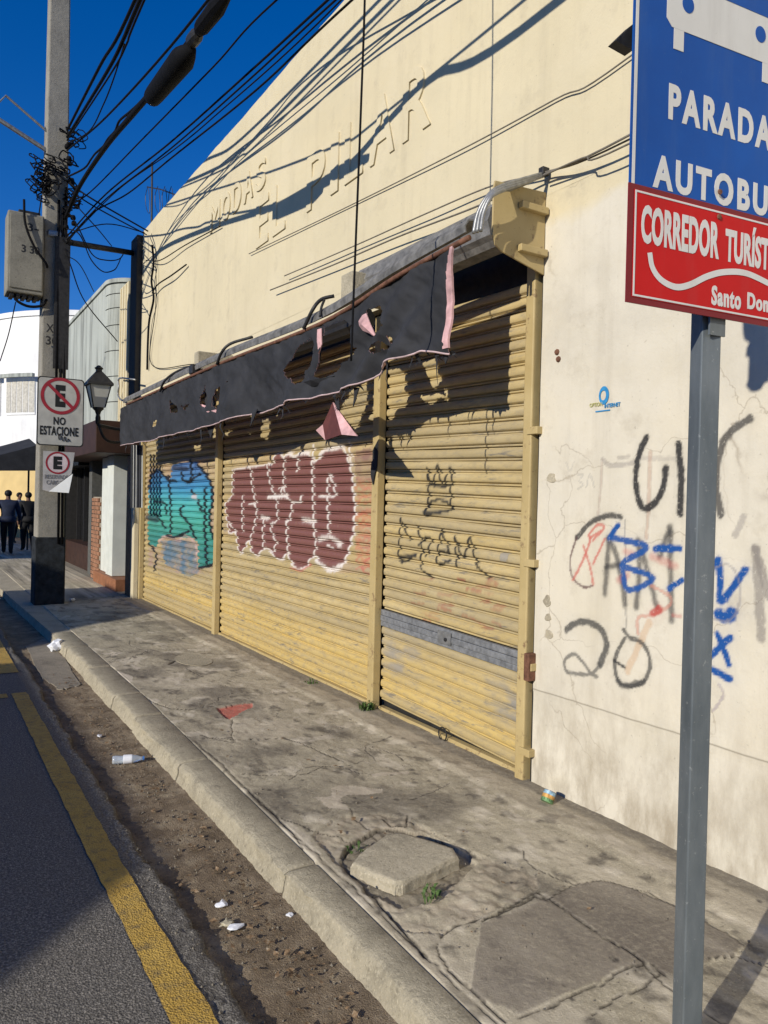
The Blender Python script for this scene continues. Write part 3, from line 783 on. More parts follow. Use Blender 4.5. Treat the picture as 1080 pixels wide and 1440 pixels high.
def paint_left(p):
    p.sx = .36
    p.lay(.55 * inside(p.P, p.Q, SW([(50, 180), (300, 120), (850, 60), (850, 1150), (700, 1350), (300, 1330), (60, 1250)], GL)) * np.clip(.55 + fbm(p.P * 4, p.Q * 8, 5, 4), 0, 1), (.36, .23, .22))
    z1, z0 = SW([(300, 180)], GL)[0][1], SW([(300, 1000)], GL)[0][1]
    t_ = np.clip((z1 - p.Q) / (z1 - z0) + .1 * fbm(p.P * 2, p.Q * 2, 8, 3), 0, 1)[..., None]
    cs = [np.array((.05, .15, .36)), np.array((.03, .24, .46)), np.array((.06, .42, .42)), np.array((.05, .36, .28)), np.array((.02, .22, .19))]
    col = np.zeros(p.P.shape + (3,))
    for i in range(4):
        w = np.clip(1 - np.abs(t_ * 4 - i), 0, 1); col += w * cs[i]
    col += np.clip(1 - np.abs(t_ * 4 - 4), 0, 1) * cs[4]
    poly = SW([(60, 430), (90, 300), (150, 225), (230, 290), (290, 330), (310, 180), (400, 160), (500, 150), (560, 140), (640, 230), (700, 330), (735, 450), (735, 600), (710, 660), (715, 800), (750, 930), (790, 1080), (785, 1210), (700, 1260), (590, 1270), (580, 1000), (520, 960), (380, 950), (260, 920), (170, 970), (140, 1060), (60, 1020), (50, 850), (60, 700)], GL)
    p.lay(.93 * inside(p.P, p.Q, poly), col)
    p.lay(.85 * inside(p.P, p.Q, SW([(190, 990), (380, 980), (560, 1000), (580, 1250), (590, 1340), (480, 1370), (350, 1300), (240, 1240), (190, 1100)], GL)) * np.clip(.7 + fbm(p.P * 6, p.Q * 6, 9, 3), 0, 1), (.07, .16, .24))
    p.line(SW([(170, 1010), (230, 940), (380, 990), (430, 930), (520, 980), (570, 1080), (560, 1180)], GL), .03, (.55, .38, .36), .6, .6, .6)
    for q in ([(60, 1020), (140, 1140), (120, 1300)], [(270, 300), (290, 540), (300, 900)], [(420, 620), (400, 700), (500, 820), (550, 960)], [(115, 690), (180, 760), (235, 850)], [(130, 570), (230, 590), (250, 700)], [(590, 180), (700, 330), (735, 450), (735, 600), (710, 680), (720, 850), (780, 1080), (785, 1220), (600, 1280)], [(510, 130), (510, 350), (430, 340), (410, 260)], [(510, 350), (600, 280)], [(580, 560), (620, 660), (650, 670)], [(660, 430), (660, 900), (680, 1230)], [(250, 930), (340, 950), (480, 890)], [(170, 230), (260, 330), (350, 350)], [(520, 450), (550, 520)], [(60, 430), (90, 300), (150, 225)]): p.line(SW(q, GL), .036, (.010, .011, .016), .97, .35, .3)
    p.line(SW([(50, 740), (140, 765)], GL), .09, (.03, .03, .05), .8)
    p.line(SW([(540, 520), (555, 525)], GL), .06, (.6, .55, .55), .8); p.line(SW([(330, 210), (460, 220)], GL), .06, (.03, .03, .05), .8)
def paint_right(p):
    p.sx = .85
    for q in ([(255, 205), (262, 262)], [(258, 215), (275, 262), (295, 190), (310, 268), (338, 200), (340, 262), (255, 262)], [(262, 265), (255, 330), (243, 368)], [(340, 268), (338, 345)], [(243, 370), (255, 335), (290, 315), (325, 325), (340, 350), (290, 362), (243, 373)], [(160, 385), (155, 535), (215, 515)], [(160, 385), (175, 420), (192, 460)], [(218, 410), (235, 480), (232, 550), (248, 580), (270, 597)], [(225, 480), (250, 452), (268, 462), (250, 520)], [(305, 425), (290, 545), (340, 535)], [(305, 430), (335, 505), (300, 500)], [(355, 450), (362, 558)], [(357, 455), (385, 525), (412, 450), (430, 540), (475, 600)]):
        p.line(SW(q, GR), .0185, (.02, .02, .02), .92, .3, .3)
    p.line(SW([(150, 525), (215, 517)], GR), .03, (.03, .03, .03), .85); p.line(SW([(243, 362), (300, 362)], GR), .03, (.03, .03, .03), .85)
    rs = random.Random(5)
    for i in range(26):
        x, y = rs.uniform(190, 500), rs.uniform(600, 780); 
        p.line(SW([(x, y), (x + rs.uniform(15, 50), y + rs.uniform(2, 14))], GR), .02, (.30, .07, .05), rs.uniform(.2, .55), .6, .7, i)
    p.fill(SW([(520, 505), (548, 510), (548, 540), (520, 537)], GR), (.28, .27, .25), .7)
    # rubbed grey primer near the lower right
    m = np.clip(1 - np.hypot((p.P - 3.55) / .35, (p.Q - .40) / .2), 0, 1); p.lay(np.clip(m * 2 * (fbm(p.P * 6, p.Q * 22, 13, 4) + .3), 0, .9), (.24, .23, .21))
    m = np.clip(1 - np.hypot((p.P - 4.9) / .5, (p.Q - .45) / .25), 0, 1); p.lay(np.clip(m * 2 * (fbm(p.P * 6, p.Q * 22, 14, 4) + .2), 0, .8), (.27, .25, .22))
    p.line([(4.9, .0), (3.5, .0)], .0, (0, 0, 0), 0)

M['coil'] = plain('dull_coil_steel', (.17, .165, .155), .6, .1, .4, 16, .2)
shutters = []
def shutter(y0, y1, step, painter, tilt, label, lock=None, z0=.035, R=.135, cz=3.235, cxr=2.90):
    t = thing('roller_shutter', (SX, (y0 + y1) / 2, 0), label, 'shutter', 'roller shutters closing the shop front')
    nrow = int((3.02 - z0) / PITCHZ)
    n = int((y1 - y0) / step) + 1
    ys = np.linspace(y0, y1, n)
    for i in range(nrow):
        zb = z0 + i * PITCHZ
        if lock and lock[0] <= i < lock[1]: continue
        if lock and i >= lock[1]: zb -= .034
        r1, r2 = random.uniform(-.002, .002), random.uniform(-.0025, .0025)
        V = np.zeros((n, len(PROF), 3)); 
        dent = .004 * fbm(ys * 1.6, ys * 0 + i * 3.1, 130, 3) * 2
        for j, (a, d_) in enumerate(PROF):
            V[:, j, 1] = ys; V[:, j, 2] = zb + a * PITCHZ + tilt * (ys - y1) / (y1 - y0) * -1 * 0 + tilt * (ys - y0) + r1 + .002 * fbm(ys * 1.1, ys * 0 + i, 131, 2)
            V[:, j, 0] = SX - d_ - dent * 1.4 - r2
        V[0, :, 0] = SX + .02; V[-1, :, 0] = SX + .02
        o = fast_mesh('slat', V.reshape(-1, 3), grid_faces(n, len(PROF))[:, ::-1], M['slat'], t)
        p = Paint(V[:, :, 1], V[:, :, 2])
        if painter: painter(p)
        put_paint(o, p.rgb, p.a)
    b = MB(); b.box(SX - .02, SX + .025, y0, y1, .004, z0 - .002); b.build('bottom_rail', M['yellow_steel'], t)
    b = MB(); b.box(SX + .045, SX + .06, y0 - .02, y1 + .02, .0, 3.2); b.build('backing', M['dark_metal'], t)
    # coil of rolled slats under the head
    V = []; 
    b = MB(); prof = []
    n2 = 22; ring = []
    for k_ in range(n2):
        a = 2 * math.pi * k_ / n2; r = R * (1 + (.05 if k_ % 2 else -.03)); ring.append((cxr + r * math.cos(a), cz + r * math.sin(a)))
    b.prism([(x, y0 + .01, z) for x, z in ring], (0, y1 - y0 - .02, 0)); b.build('coil', M['coil'] if R > .12 else M['dark_metal'], t)  # coils behind the valance get a dark colour standing in for shade
    return t
shR = shutter(3.45, 5.095, .0085, paint_right, .030, 'narrow yellow roller shutter with grey lock band and black scrawled crown', (7, 9))
shM = shutter(5.195, 8.795, .014, paint_mid, .0, 'wide yellow roller shutter with maroon and white bubble graffiti', R=.10, cz=3.04, cxr=2.955)
shL = shutter(8.895, 12.385, .022, paint_left, .0, 'yellow roller shutter with blue and teal graffiti at the far end', R=.10, cz=3.02, cxr=2.955)
# lock band
zl = .035 + 7 * PITCHZ
b = MB()
for k_, (za, zb_, dx) in enumerate(((.002, .040, .022), (.042, .084, .026), (.086, .128, .022))):
    v0 = [(SX - dx, 3.45, zl + za), (SX - dx, 5.09, zl + za + .05), (SX - dx, 5.09, zl + zb_ + .05), (SX - dx, 3.45, zl + zb_)]
    b.prism(v0, (.03, 0, 0))
lb = b.build('lock_band', M['lock_panel'], shR, bevel=.004)
q = onx(628, 893, SX - .03); b = MB(); b.box(SX - .034, SX - .028, q[1] - .05, q[1] + .10, zl + .05, zl + .135); b.build('lock_plate', M['grey_steel'], lb)
b = MB(); b.lathe([(0, 0), (.012, 0), (.012, .012), (.005, .014), (0, .014)], (SX - .034, q[1], zl + .085), 10, np.array([[0, 0, -1.0], [0, 1, 0], [1, 0, 0]])); b.build('keyhole', M['dark_metal'], lb)
# ring pull at the foot
q = onx(622, 1046, SX - .04); b = MB(); b.tube([(SX - .04, q[1] + .045 * math.cos(a), .05 + .045 * math.sin(a)) for a in np.linspace(0, 2 * math.pi, 20)], .005, 6); b.build('ring_pull', M['dark_metal'], shR)
# guide posts
for (ya, yb, par) in ((3.372, 3.446, shR), (5.10, 5.19, shR), (8.80, 8.89, shM), (12.388, 12.45, shL)):
    b = MB(); b.box(SX - .075, SX - .005, ya, yb, .0, 3.06); po = b.build('guide_post', M['yellow_steel'], par, bevel=.008)
    if ya < 4:
        for z in (2.05, 1.28, .68, .18):
            b = MB(); b.box(SX - .085, SX - .01, ya - .06, ya + .03, z - .022, z + .022); b.build('hinge_strap', M['yellow_steel'], po, bevel=.004)
        b = MB(); b.box(SX - .10, SX - .015, ya - .055, ya - .012, .60, .76); b.build('padlock_hasp', M['rust'], po, bevel=.006)
# head plate closing the coil on the near side
hp = MB(); pl = []
for (x, z) in ((3.075, 2.945), (3.075, 3.42), (2.70, 3.40), (2.69, 3.36), (2.69, 3.10), (2.71, 3.05), (2.76, 3.02)): pl.append((x, 3.325, z))
hp.prism(pl, (0, .012, 0)); hpo = hp.build('coil_end_plate', M['yellow_steel'], shR, bevel=.003)
for z in (3.30, 3.06):
    b = MB(); b.box(2.87, 3.07, 3.29, 3.324, z - .02, z + .02); b.build('bracket', M['yellow_steel'], hpo, bevel=.004)

# ---------------------------------------------------------------- awning
AX = 2.53
aw = thing('awning', (AX, 7.5, 2.4), 'long torn black canvas awning valance with pink lining above the shutters', 'awning')
top_px = [(660, 335), (560, 389), (449, 457), (308, 513), (178, 570), (168, 575)]
bot_px = [(645, 498), (600, 495), (560, 508), (530, 523), (505, 540), (450, 561), (380, 572), (300, 598), (230, 615), (168, 627)]
tp = np.array([onx(u, v, AX)[1:] for u, v in top_px]); bp = np.array([onx(u, v, AX)[1:] for u, v in bot_px])
YA0, YA1 = 3.47, float(min(tp[-1, 0], bp[-1, 0]))
nY, nT = 560, 56
sy = np.linspace(YA0, YA1, nY) ** 1.0
u01 = np.linspace(0, 1, nY) ** 1.6
sy = YA0 + (YA1 - YA0) * u01
SY, TT = np.meshgrid(sy, np.linspace(0, 1, nT), indexing='ij')
zt = np.interp(SY, tp[:, 0], tp[:, 1]); zb = np.interp(SY, bp[:, 0], bp[:, 1]) + .012 * fbm(SY * 3, SY * 0, 140, 3)
ZZ = zt * (1 - TT) + zb * TT
CX = AX + .034 * np.sin((SY * 3.2 - TT * 2.4) * 4) * np.exp(-((SY - 4.2) / .8) ** 2) * (.25 + TT) + .02 * np.sin(SY * 5.1 + 3 * TT + 2 * np.sin(SY * 1.7)) * TT + .055 * fbm(SY * 2.2 + TT * 1.2, TT * 1.5, 150, 3) * (TT + .1) + .09 * TT ** 2 * fbm(SY * 1.3, SY * 0, 151, 2) + .018 * fbm(SY * 9 + TT * 4, TT * 5, 152, 3)
C7 = lambda x, y: (380 + x / 5.684, 400 + y / 5.684)
C4 = lambda x, y: (160 + x / 2.7, 220 + y / 2.7)
holes = [[C7(*q) for q in h_] for h_ in (
    [(335, 400), (350, 480), (345, 650), (300, 715), (330, 800), (240, 790), (150, 750), (130, 690), (200, 560), (240, 480)],
    [(425, 335), (570, 275), (645, 320), (650, 470), (690, 520), (620, 620), (500, 740), (400, 790), (345, 780), (390, 640), (405, 450)],
    [(760, 220), (865, 150), (910, 290), (950, 340), (880, 430), (850, 430), (800, 330)],
    [(720, 540), (800, 480), (870, 470), (965, 490), (960, 520), (880, 525), (850, 545)], [(940, 400), (975, 430), (970, 490), (945, 480)])]
holes += [[C4(*q) for q in h_] for h_ in (
    [(335, 920), (345, 870), (362, 905), (372, 930), (360, 960), (340, 945)], [(385, 880), (408, 875), (415, 930), (400, 960), (378, 950)],
    [(208, 920), (235, 945), (240, 975), (215, 975)], [(245, 950), (285, 935), (265, 965)], [(150, 1005), (180, 1000), (168, 1030), (150, 1030)], [(425, 860), (445, 856), (440, 866)])]
jy = .03 * fbm(SY * 14, ZZ * 14, 160, 3); jz = .03 * fbm(SY * 14, ZZ * 14, 161, 3)
cut = np.zeros(SY.shape, bool)
for h_ in holes: cut |= inside(SY + jy, ZZ + jz, W(*h_, X=AX))
F = grid_faces(nY, nT); keep = ~(cut.reshape(-1)[F].all(1)); F = F[keep]
V = np.stack([CX, SY, ZZ], -1).reshape(-1, 3)
def used(V, F):
    ids = np.unique(F); mp = -np.ones(len(V), int); mp[ids] = np.arange(len(ids)); return V[ids], mp[F]
v_, f_ = used(V, F)
val = fast_mesh('valance', v_, f_, M['black_cloth'], aw)
V2 = V.copy(); V2[:, 0] += .004
v_, f_ = used(V2, F[:, ::-1]); fast_mesh('lining', v_, f_, M['pink_cloth'], val)
# hem and end binding in faded pink
hm = MB(); idx = np.arange(0, nY, 3)
hm.tube([V.reshape(nY, nT, 3)[i, -1] for i in idx], .0062, 5); hm.build('hem', plain('greyed_pink_hem', (.50, .37, .36), .9, 0, .3, 9), val, True)
eb = V.reshape(nY, nT, 3)[0]
hb = MB(); pts = [(p_[0] - .006, p_[1], p_[2]) for p_ in eb[::4]]
for i in range(len(pts) - 1):
    w0 = .014 + .028 * min(1, i / 4)
    a_, c_ = np.array(pts[i]), np.array(pts[i + 1])
    hb.prism([a_ + (0, -.012, 0), a_ + (0, w0, 0), c_ + (0, w0, 0), c_ + (0, -.012, 0)], (.014, 0, 0))
hb.build('end_binding', M['pink_cloth'], val)
# folded-back flaps
def flap(pxs, X, mat, name='flap', th=.006, bulge=.03, parent=aw):
    P3 = [onx(u, v, X) for u, v in pxs]; c = np.mean(P3, 0) + np.array([-bulge, 0, 0])
    V_ = [c] + P3; n_ = len(P3); V_ = V_ + [np.array(q) + np.array([th, 0, 0]) for q in V_]
    F_ = [(0, 1 + i, 1 + (i + 1) % n_) for i in range(n_)] + [(n_ + 1, n_ + 2 + (i + 1) % n_, n_ + 2 + i) for i in range(n_)] + [(1 + i, n_ + 2 + i, n_ + 2 + (i + 1) % n_, 1 + (i + 1) % n_) for i in range(n_)]
    return mesh(name, V_, F_, mat, parent)
flap([C7(*q) for q in ((765, 230), (800, 320), (850, 430), (790, 390), (740, 370), (710, 330), (705, 295), (735, 245))], AX - .02, M['pink_cloth'])
flap([C4(*q) for q in ((330, 940), (360, 950), (390, 962), (385, 985), (368, 1012), (350, 975))], AX - .02, M['pink_cloth'])
flap([C4(*q) for q in ((345, 880), (375, 900), (385, 940), (370, 975), (345, 940))], AX + .03, M['black_cloth'], bulge=-.02)
flap([C7(*q) for q in ((350, 400), (405, 400), (412, 480), (400, 560), (385, 660), (360, 655), (362, 520))], AX + .01, M['black_cloth'])
flap([C7(*q) for q in ((375, 360), (408, 350), (410, 480), (385, 560), (372, 470))], AX - .004, M['pink_cloth'], bulge=.01)
flap([C7(*q) for q in ((240, 790), (300, 720), (420, 760), (510, 730), (420, 800), (330, 820))], AX - .03, M['black_cloth'], bulge=.05)
# rag hanging below the hem, folded
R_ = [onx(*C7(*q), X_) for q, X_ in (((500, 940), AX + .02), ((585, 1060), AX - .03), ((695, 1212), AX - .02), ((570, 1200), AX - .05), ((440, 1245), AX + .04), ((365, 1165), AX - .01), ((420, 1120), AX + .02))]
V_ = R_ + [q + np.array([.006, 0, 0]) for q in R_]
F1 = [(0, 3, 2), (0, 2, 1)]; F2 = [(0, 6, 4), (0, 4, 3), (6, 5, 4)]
hr_ = mesh('hanging_rag', V_, F1 + F2 + [tuple(i + 7 for i in f[::-1]) for f in F1 + F2], M['pink_cloth'], aw); hr_.data.materials.append(plain('shaded_pink_cloth', (.11, .035, .032), .85))
for k_ in (2, 3, 7, 8): hr_.data.polygons[k_].material_index = 1  # shade on the rag's left half painted as a darker cloth colour
for px in ([(470, 560), (474, 575), (478, 590), (476, 560)], [(497, 545), (501, 560), (496, 572), (505, 545)], [(232, 600), (236, 618), (240, 600)], [(355, 575), (352, 600), (362, 575)], [(290, 598), (296, 616), (302, 596)], [(622, 495), (626, 512), (632, 496)]):
    flap(px, AX + .012, M['black_cloth'], 'cloth_shred', bulge=.01)
rsd = random.Random(31); Vg = V.reshape(nY, nT, 3)
for i in range(46):
    k_ = int(nY * rsd.random() ** 1.0 * .98); p0 = Vg[k_, -1] + np.array([.012, 0, .02]); ln = rsd.choice((.04, .06, .09, .14, .2)); w_ = rsd.uniform(.006, .03)
    sh_ = MB(); a_ = rsd.uniform(-.03, .03)
    pts_ = [p0 + np.array([rsd.uniform(-.01, .02) * j, a_ * j / 3, -ln * j / 3]) for j in range(4)]
    ws_ = [w_, w_ * .8, w_ * .45, .002]
    poly_ = [p_ + np.array([0, w, 0]) for p_, w in zip(pts_, ws_)] + [p_ - np.array([0, w, 0]) for p_, w in zip(pts_[::-1], ws_[::-1])]
    v_s = poly_; sh_.add(v_s, [(0, 1, 6, 7), (1, 2, 5, 6), (2, 3, 4, 5)]); sh_.build('cloth_shred', M['black_cloth'], aw)
# front rod, hood tube and bent stays
rod = [onx(u, v - 1, AX) for u, v in top_px[:-1]]
b = MB(); b.tube(smooth_path(rod, 6), .016, 8); b.build('front_rod', M['rust'], aw, True)
b = MB(); hood = [(onx(u, v, AX + .06)) for u, v in ((664, 318), (560, 377), (449, 446), (308, 503), (178, 563))]
prof_h = [(-.055, -.045), (-.06, .0), (-.03, .045), (.03, .055), (.09, .04), (.09, .03), (.03, .044), (-.025, .035), (-.05, -.0), (-.045, -.045)]
hp_ = smooth_path(hood, 5); V = [(q[0] + a_ * .85, q[1], q[2] + c_ * .85 - .004) for q in hp_ for a_, c_ in prof_h]; n_ = len(prof_h)
F = [(i * n_ + k_, i * n_ + (k_ + 1) % n_, (i + 1) * n_ + (k_ + 1) % n_, (i + 1) * n_ + k_) for i in range(len(hp_) - 1) for k_ in range(n_)]
F += [tuple(range(n_)), tuple(range(len(V) - 1, len(V) - n_ - 1, -1))]
ho = mesh('hood', V, F, plain('dull_hood_metal', (.15, .145, .135), .65, .1, .5, 14, .2), aw)
def stay(pxs, r=.014, mat=None):
    b = MB(); b.tube(smooth_path([onx(u, v, X) for u, v, X in pxs], 6), r, 7); return b.build('stay', mat or M['dark_metal'], aw, True)
stay([(427, 462, 2.5), (440, 435, 2.52), (452, 421, 2.58), (470, 416, 2.66)]); stay([(450, 445, 2.52), (452, 432, 2.54), (456, 422, 2.58)], .010)
stay([(305, 512, 2.5), (312, 495, 2.5), (325, 483, 2.56), (355, 474, 2.7)]); stay([(225, 550, 2.5), (232, 535, 2.5), (250, 522, 2.58), (278, 512, 2.7)])
b = MB(); q = onx(274, 520, 2.56); b.box(q[0] - .05, q[0] + .05, q[1] - .06, q[1] + .06, q[2] - .05, q[2] + .05); b.build('stay_clamp', M['dark_metal'], aw, bevel=.01)
for (u, v, s_) in ((497, 405, .085), (283, 508, .07)):
    q = onx(u, v, 2.72); b = MB(); b.box(2.66, 3.07, q[1] - s_, q[1] + s_, q[2] - .10, q[2] + .10); b.build('wall_bracket', M['kerb'], aw, bevel=.01)
# bent arm at the near end, several parallel tubes
for k_, off in enumerate((0, 5, 10)):
    stay([(666 + off, 328 - off * .3, AX), (672 + off * .8, 300, AX + .02), (684 + off * .6, 278, AX + .05), (700 + off * .4, 264 + off * .5, AX + .12), (735, 252 + off * .6, AX + .32), (764, 244 + off * .3, AX + .50)], .011, M['grey_steel'])
b = MB(); q = onx(764, 242, AX + .5); b.box(q[0] - .02, q[0] + .03, q[1] - .02, q[1] + .02, q[2] - .02, q[2] + .025); b.build('arm_end', M['dark_metal'], aw, bevel=.004)
pl = [onx(*q) for q in ((700, 266, AX + .13), (735, 254, AX + .33), (758, 250, AX + .48), (720, 268, AX + .3))]
b = MB(); b.prism(pl, (0, 0, -.008)); b.build('arm_sheet', M['grey_steel'], aw)
# black rag stuck to the post between the shutters, striped cloth at the far end
b = MB(); b.prism([onx(*C, SX - .09) for C in ((526, 628), (531, 634), (530, 655), (527, 665), (524, 682), (521, 668), (522, 650), (526, 645))], (.006, 0, 0)); tag(b.build('black_rag', M['black_cloth']), 'torn black rag stuck to the post between the shutters', 'rag')
sc_ = thing('striped_cloth', (2.75, 12.3, 1.9), 'striped black and white cloth strip hanging at the far end of the awning', 'cloth')
xs0 = np.linspace(184, 200, 9); M['white_cloth'] = plain('white_cloth', (.6, .6, .55), .85, 0, .15, 12)
for i in range(8):
    a_, c_ = xs0[i], xs0[i + 1]; X_ = 2.80 + (.015 if i % 2 else 0)
    b = MB(); b.prism([onx(a_, 626, X_), onx(c_, 626, X_), onx(c_ - .6, 714, X_), onx(a_ - .6, 714, X_)], (.01, 0, 0)); b.build('stripe', M['white_cloth'] if i in (1, 3, 7) else M['black_cloth'], sc_)

# ================================================================== PAVEMENT THINGS
def ragged_block(name, poly, z0, z1, mat, label, cat, seed=1, tilt=(0, 0)):
    """lifted piece of broken slab with crumbled edges"""
    poly = [np.array(p, float) for p in poly]; c = np.mean(poly, 0)
    dense = []
    for i in range(len(poly)):
        a, b_ = poly[i], poly[(i + 1) % len(poly)]
        for k_ in range(12): dense.append(a + (b_ - a) * k_ / 12)
    dn = len(dense); V = []; F = []
    rows = [(1.02, z0), (1.01, z0 + (z1 - z0) * .35), (1.012, z0 + (z1 - z0) * .7), (1.0, z1 - .012), (.975, z1 - .002), (.9, z1), (.6, z1), (.3, z1)]
    for j, (s_, z) in enumerate(rows):
        for i, p_ in enumerate(dense):
            r = 1 + (.022 * float(fbm(np.array(i * .45), np.array(j * .9), seed, 3)) if j < 5 else 0)
            q = c + (p_ - c) * s_ * r
            zz = z + (.004 * float(fbm(np.array(q[0] * 22), np.array(q[1] * 22), seed + 3, 3)) if j > 2 else 0) + (tilt[0] * (q[0] - c[0]) + tilt[1] * (q[1] - c[1])) * (j > 1)
            V.append((q[0], q[1], zz))
    V.append((c[0], c[1], z1))
    for j in range(len(rows) - 1):
        for i in range(dn): F.append((j * dn + i, j * dn + (i + 1) % dn, (j + 1) * dn + (i + 1) % dn, (j + 1) * dn + i))
    j = len(rows) - 1
    for i in range(dn): F.append((j * dn + i, j * dn + (i + 1) % dn, len(V) - 1))
    o = mesh(name, V, F, mat); o.data.polygons.foreach_set('use_smooth', [f_ >= 4 * dn for f_ in range(len(F))])
    return tag(o, label, cat)
ragged_block('loose_slab', [(1.645, 2.895), (1.72, 2.955), (1.82, 3.005), (1.93, 3.055), (1.99, 3.045), (2.06, 2.92), (2.115, 2.785), (2.09, 2.715), (1.92, 2.68), (1.755, 2.65), (1.725, 2.665), (1.685, 2.77)], -.02, .042, M['slab'], 'lifted square concrete slab sitting loose in the broken pavement', 'slab', 3, (.02, .02))
# broken cover ring in the far pavement
b = MB(); q = onz(272, 928, 0); pts = [(q[0] + .17 * math.cos(a), q[1] + .30 * math.sin(a), -.001) for a in np.linspace(0, 2 * math.pi, 24)][:-1]
b.prism(pts, (0, 0, .004)); tag(b.build('cover', M['kerb'], bevel=.001), 'small oval cover set in the far pavement beside a crack', 'cover')

M['leaf_green'] = plain('weed_leaf', (.07, .12, .03), .6, 0, .4, 60)
def weed(loc, n, hgt, label, seed):
    rs = random.Random(seed); b = MB()
    for i in range(n):
        a, ln, le = rs.uniform(0, 6.28), rs.uniform(.4, 1) * hgt, rs.uniform(.2, .9)
        o_ = np.array(loc) + np.array([rs.uniform(-.05, .05), rs.uniform(-.05, .05), 0]); dr = np.array([math.cos(a), math.sin(a), 0]); sd = np.array([-dr[1], dr[0], 0])
        w = rs.uniform(.004, .009); mid = o_ + dr * ln * le * .5 + np.array([0, 0, ln * .75]); tip = o_ + dr * ln * le * 1.1 + np.array([0, 0, ln * rs.uniform(.6, 1.0)])
        b.add([o_ - sd * w * .4, o_ + sd * w * .4, mid + sd * w, mid - sd * w, tip], [(0, 1, 2, 3), (3, 2, 4)])
    t = b.build('weed_tuft', M['leaf_green']); return tag(t, label, 'weed')
weed(onz(*C3(710, 705)), 26, .04, 'green weed tuft at the foot of the lifted slab', 1)
weed(onz(*C3(480, 560)), 14, .03, 'tiny weed tuft behind the lifted slab in its broken hole', 2)
weed(onz(514, 1000), 60, .10, 'green weed growing at the foot of the post between shutters', 3)
weed(onz(438, 962), 22, .05, 'small weed at the foot of the wide maroon shutter', 4)

# litter ------------------------------------------------------------
M['white_plastic'] = plain('white_plastic', (.75, .76, .78), .4, 0, .08, 20)
def glassy():
    t = NT('clear_plastic', .15, .5); t.color((.75, .82, .9)); t.b.inputs['Transmission Weight'].default_value = .65; t.b.inputs['Alpha'].default_value = 1; return t.m
M['clear_plastic'] = glassy()
q0, q1 = onz(158, 1069, GUT + .03), onz(203, 1066, GUT + .03)
ax_ = (q1 - q0); L_ = np.linalg.norm(ax_); ax_ /= L_; s_ = np.cross((0, 0, 1), ax_); Mx = np.stack([s_, np.cross(ax_, s_), ax_], 1)
bt = thing('plastic_bottle', q0, 'crushed clear plastic bottle lying in the gutter', 'bottle')
b = MB(); b.lathe([(0, 0), (.024, 0), (.027, L_ * .08), (.023, L_ * .3), (.028, L_ * .45), (.026, L_ * .65), (.022, L_ * .78), (.011, L_ * .9), (.011, L_ * .96), (0, L_ * .96)][::1], q0, 14, Mx); b.build('bottle_body', M['clear_plastic'], bt, True)
b = MB(); b.lathe([(.0285, L_ * .34), (.0295, L_ * .36), (.0285, L_ * .6), (.027, L_ * .62)], q0, 14, Mx); b.build('bottle_label', M['white_plastic'], bt)
b = MB(); b.lathe([(0, L_ * .95), (.014, L_ * .95), (.014, L_), (0, L_)], q0, 12, Mx); b.build('bottle_cap', plain('blue_cap', (.05, .15, .4), .5), bt)
def crumple(name, loc, r, mat, label, cat, seed, sq=(1, 1, 1)):
    bm = bmesh.new(); bmesh.ops.create_icosphere(bm, subdivisions=2, radius=r)
    rs = np.random.default_rng(seed); ph = rs.uniform(0, 9, 3)
    for v in bm.verts:
        c = np.array(v.co) / r; d_ = 1 + 1.0 * float(fbm(np.array(c[0] * 2.6 + ph[0] + c[2] * 1.3), np.array(c[1] * 2.6 + ph[1] - c[2]), seed, 3)); v.co = Vector(c * r * d_ * np.array(sq)) + Vector(loc)
    me = bpy.data.meshes.new(name); bm.to_mesh(me); bm.free(); me.materials.append(mat)
    return tag(put(bpy.data.objects.new(name, me)), label, cat)
crumple('foam_cup', onz(80, 917, GUT) + (0, 0, .07), .085, M['white_plastic'], 'crumpled white foam cup lying against the far kerb', 'cup', 3, (.9, 1.1, .75))
crumple('paper_scrap', onz(312, 1276, GUT) + (0, 0, .012), .022, M['white_plastic'], 'white crumpled paper scrap in the near gutter', 'paper', 5, (1.2, 1, .5))
crumple('paper_scrap', onz(318, 1303, GUT) + (0, 0, .012), .022, plain('pale_card', (.5, .45, .32), .8), 'tan crumpled carton scrap beside the white paper in the gutter', 'paper', 8, (1.3, .9, .5))
crumple('foil_scrap', onz(330, 1308, GUT) + (0, 0, .012), .022, M['white_plastic'], 'white foil wrapper scrap nearest the road in the gutter', 'wrapper', 9, (1.4, .7, .4))
crumple('paper_scrap', onz(407, 1290, GUT) + (0, 0, .010), .014, M['white_plastic'], 'tiny white paper scrap close to the near kerb face', 'paper', 12, (1, 1, .5))
crumple('paper_scrap', onz(140, 1037, GUT) + (0, 0, .012), .018, M['white_plastic'], 'small white paper scrap in the shaded gutter behind the bottle', 'paper', 13, (1, 1, .5))
crumple('paper_scrap', onz(102, 845, 0) + (0, 0, .02), .035, M['white_plastic'], 'white paper scrap on shaded pavement beside the utility pole', 'paper', 14, (1, 1, .6))
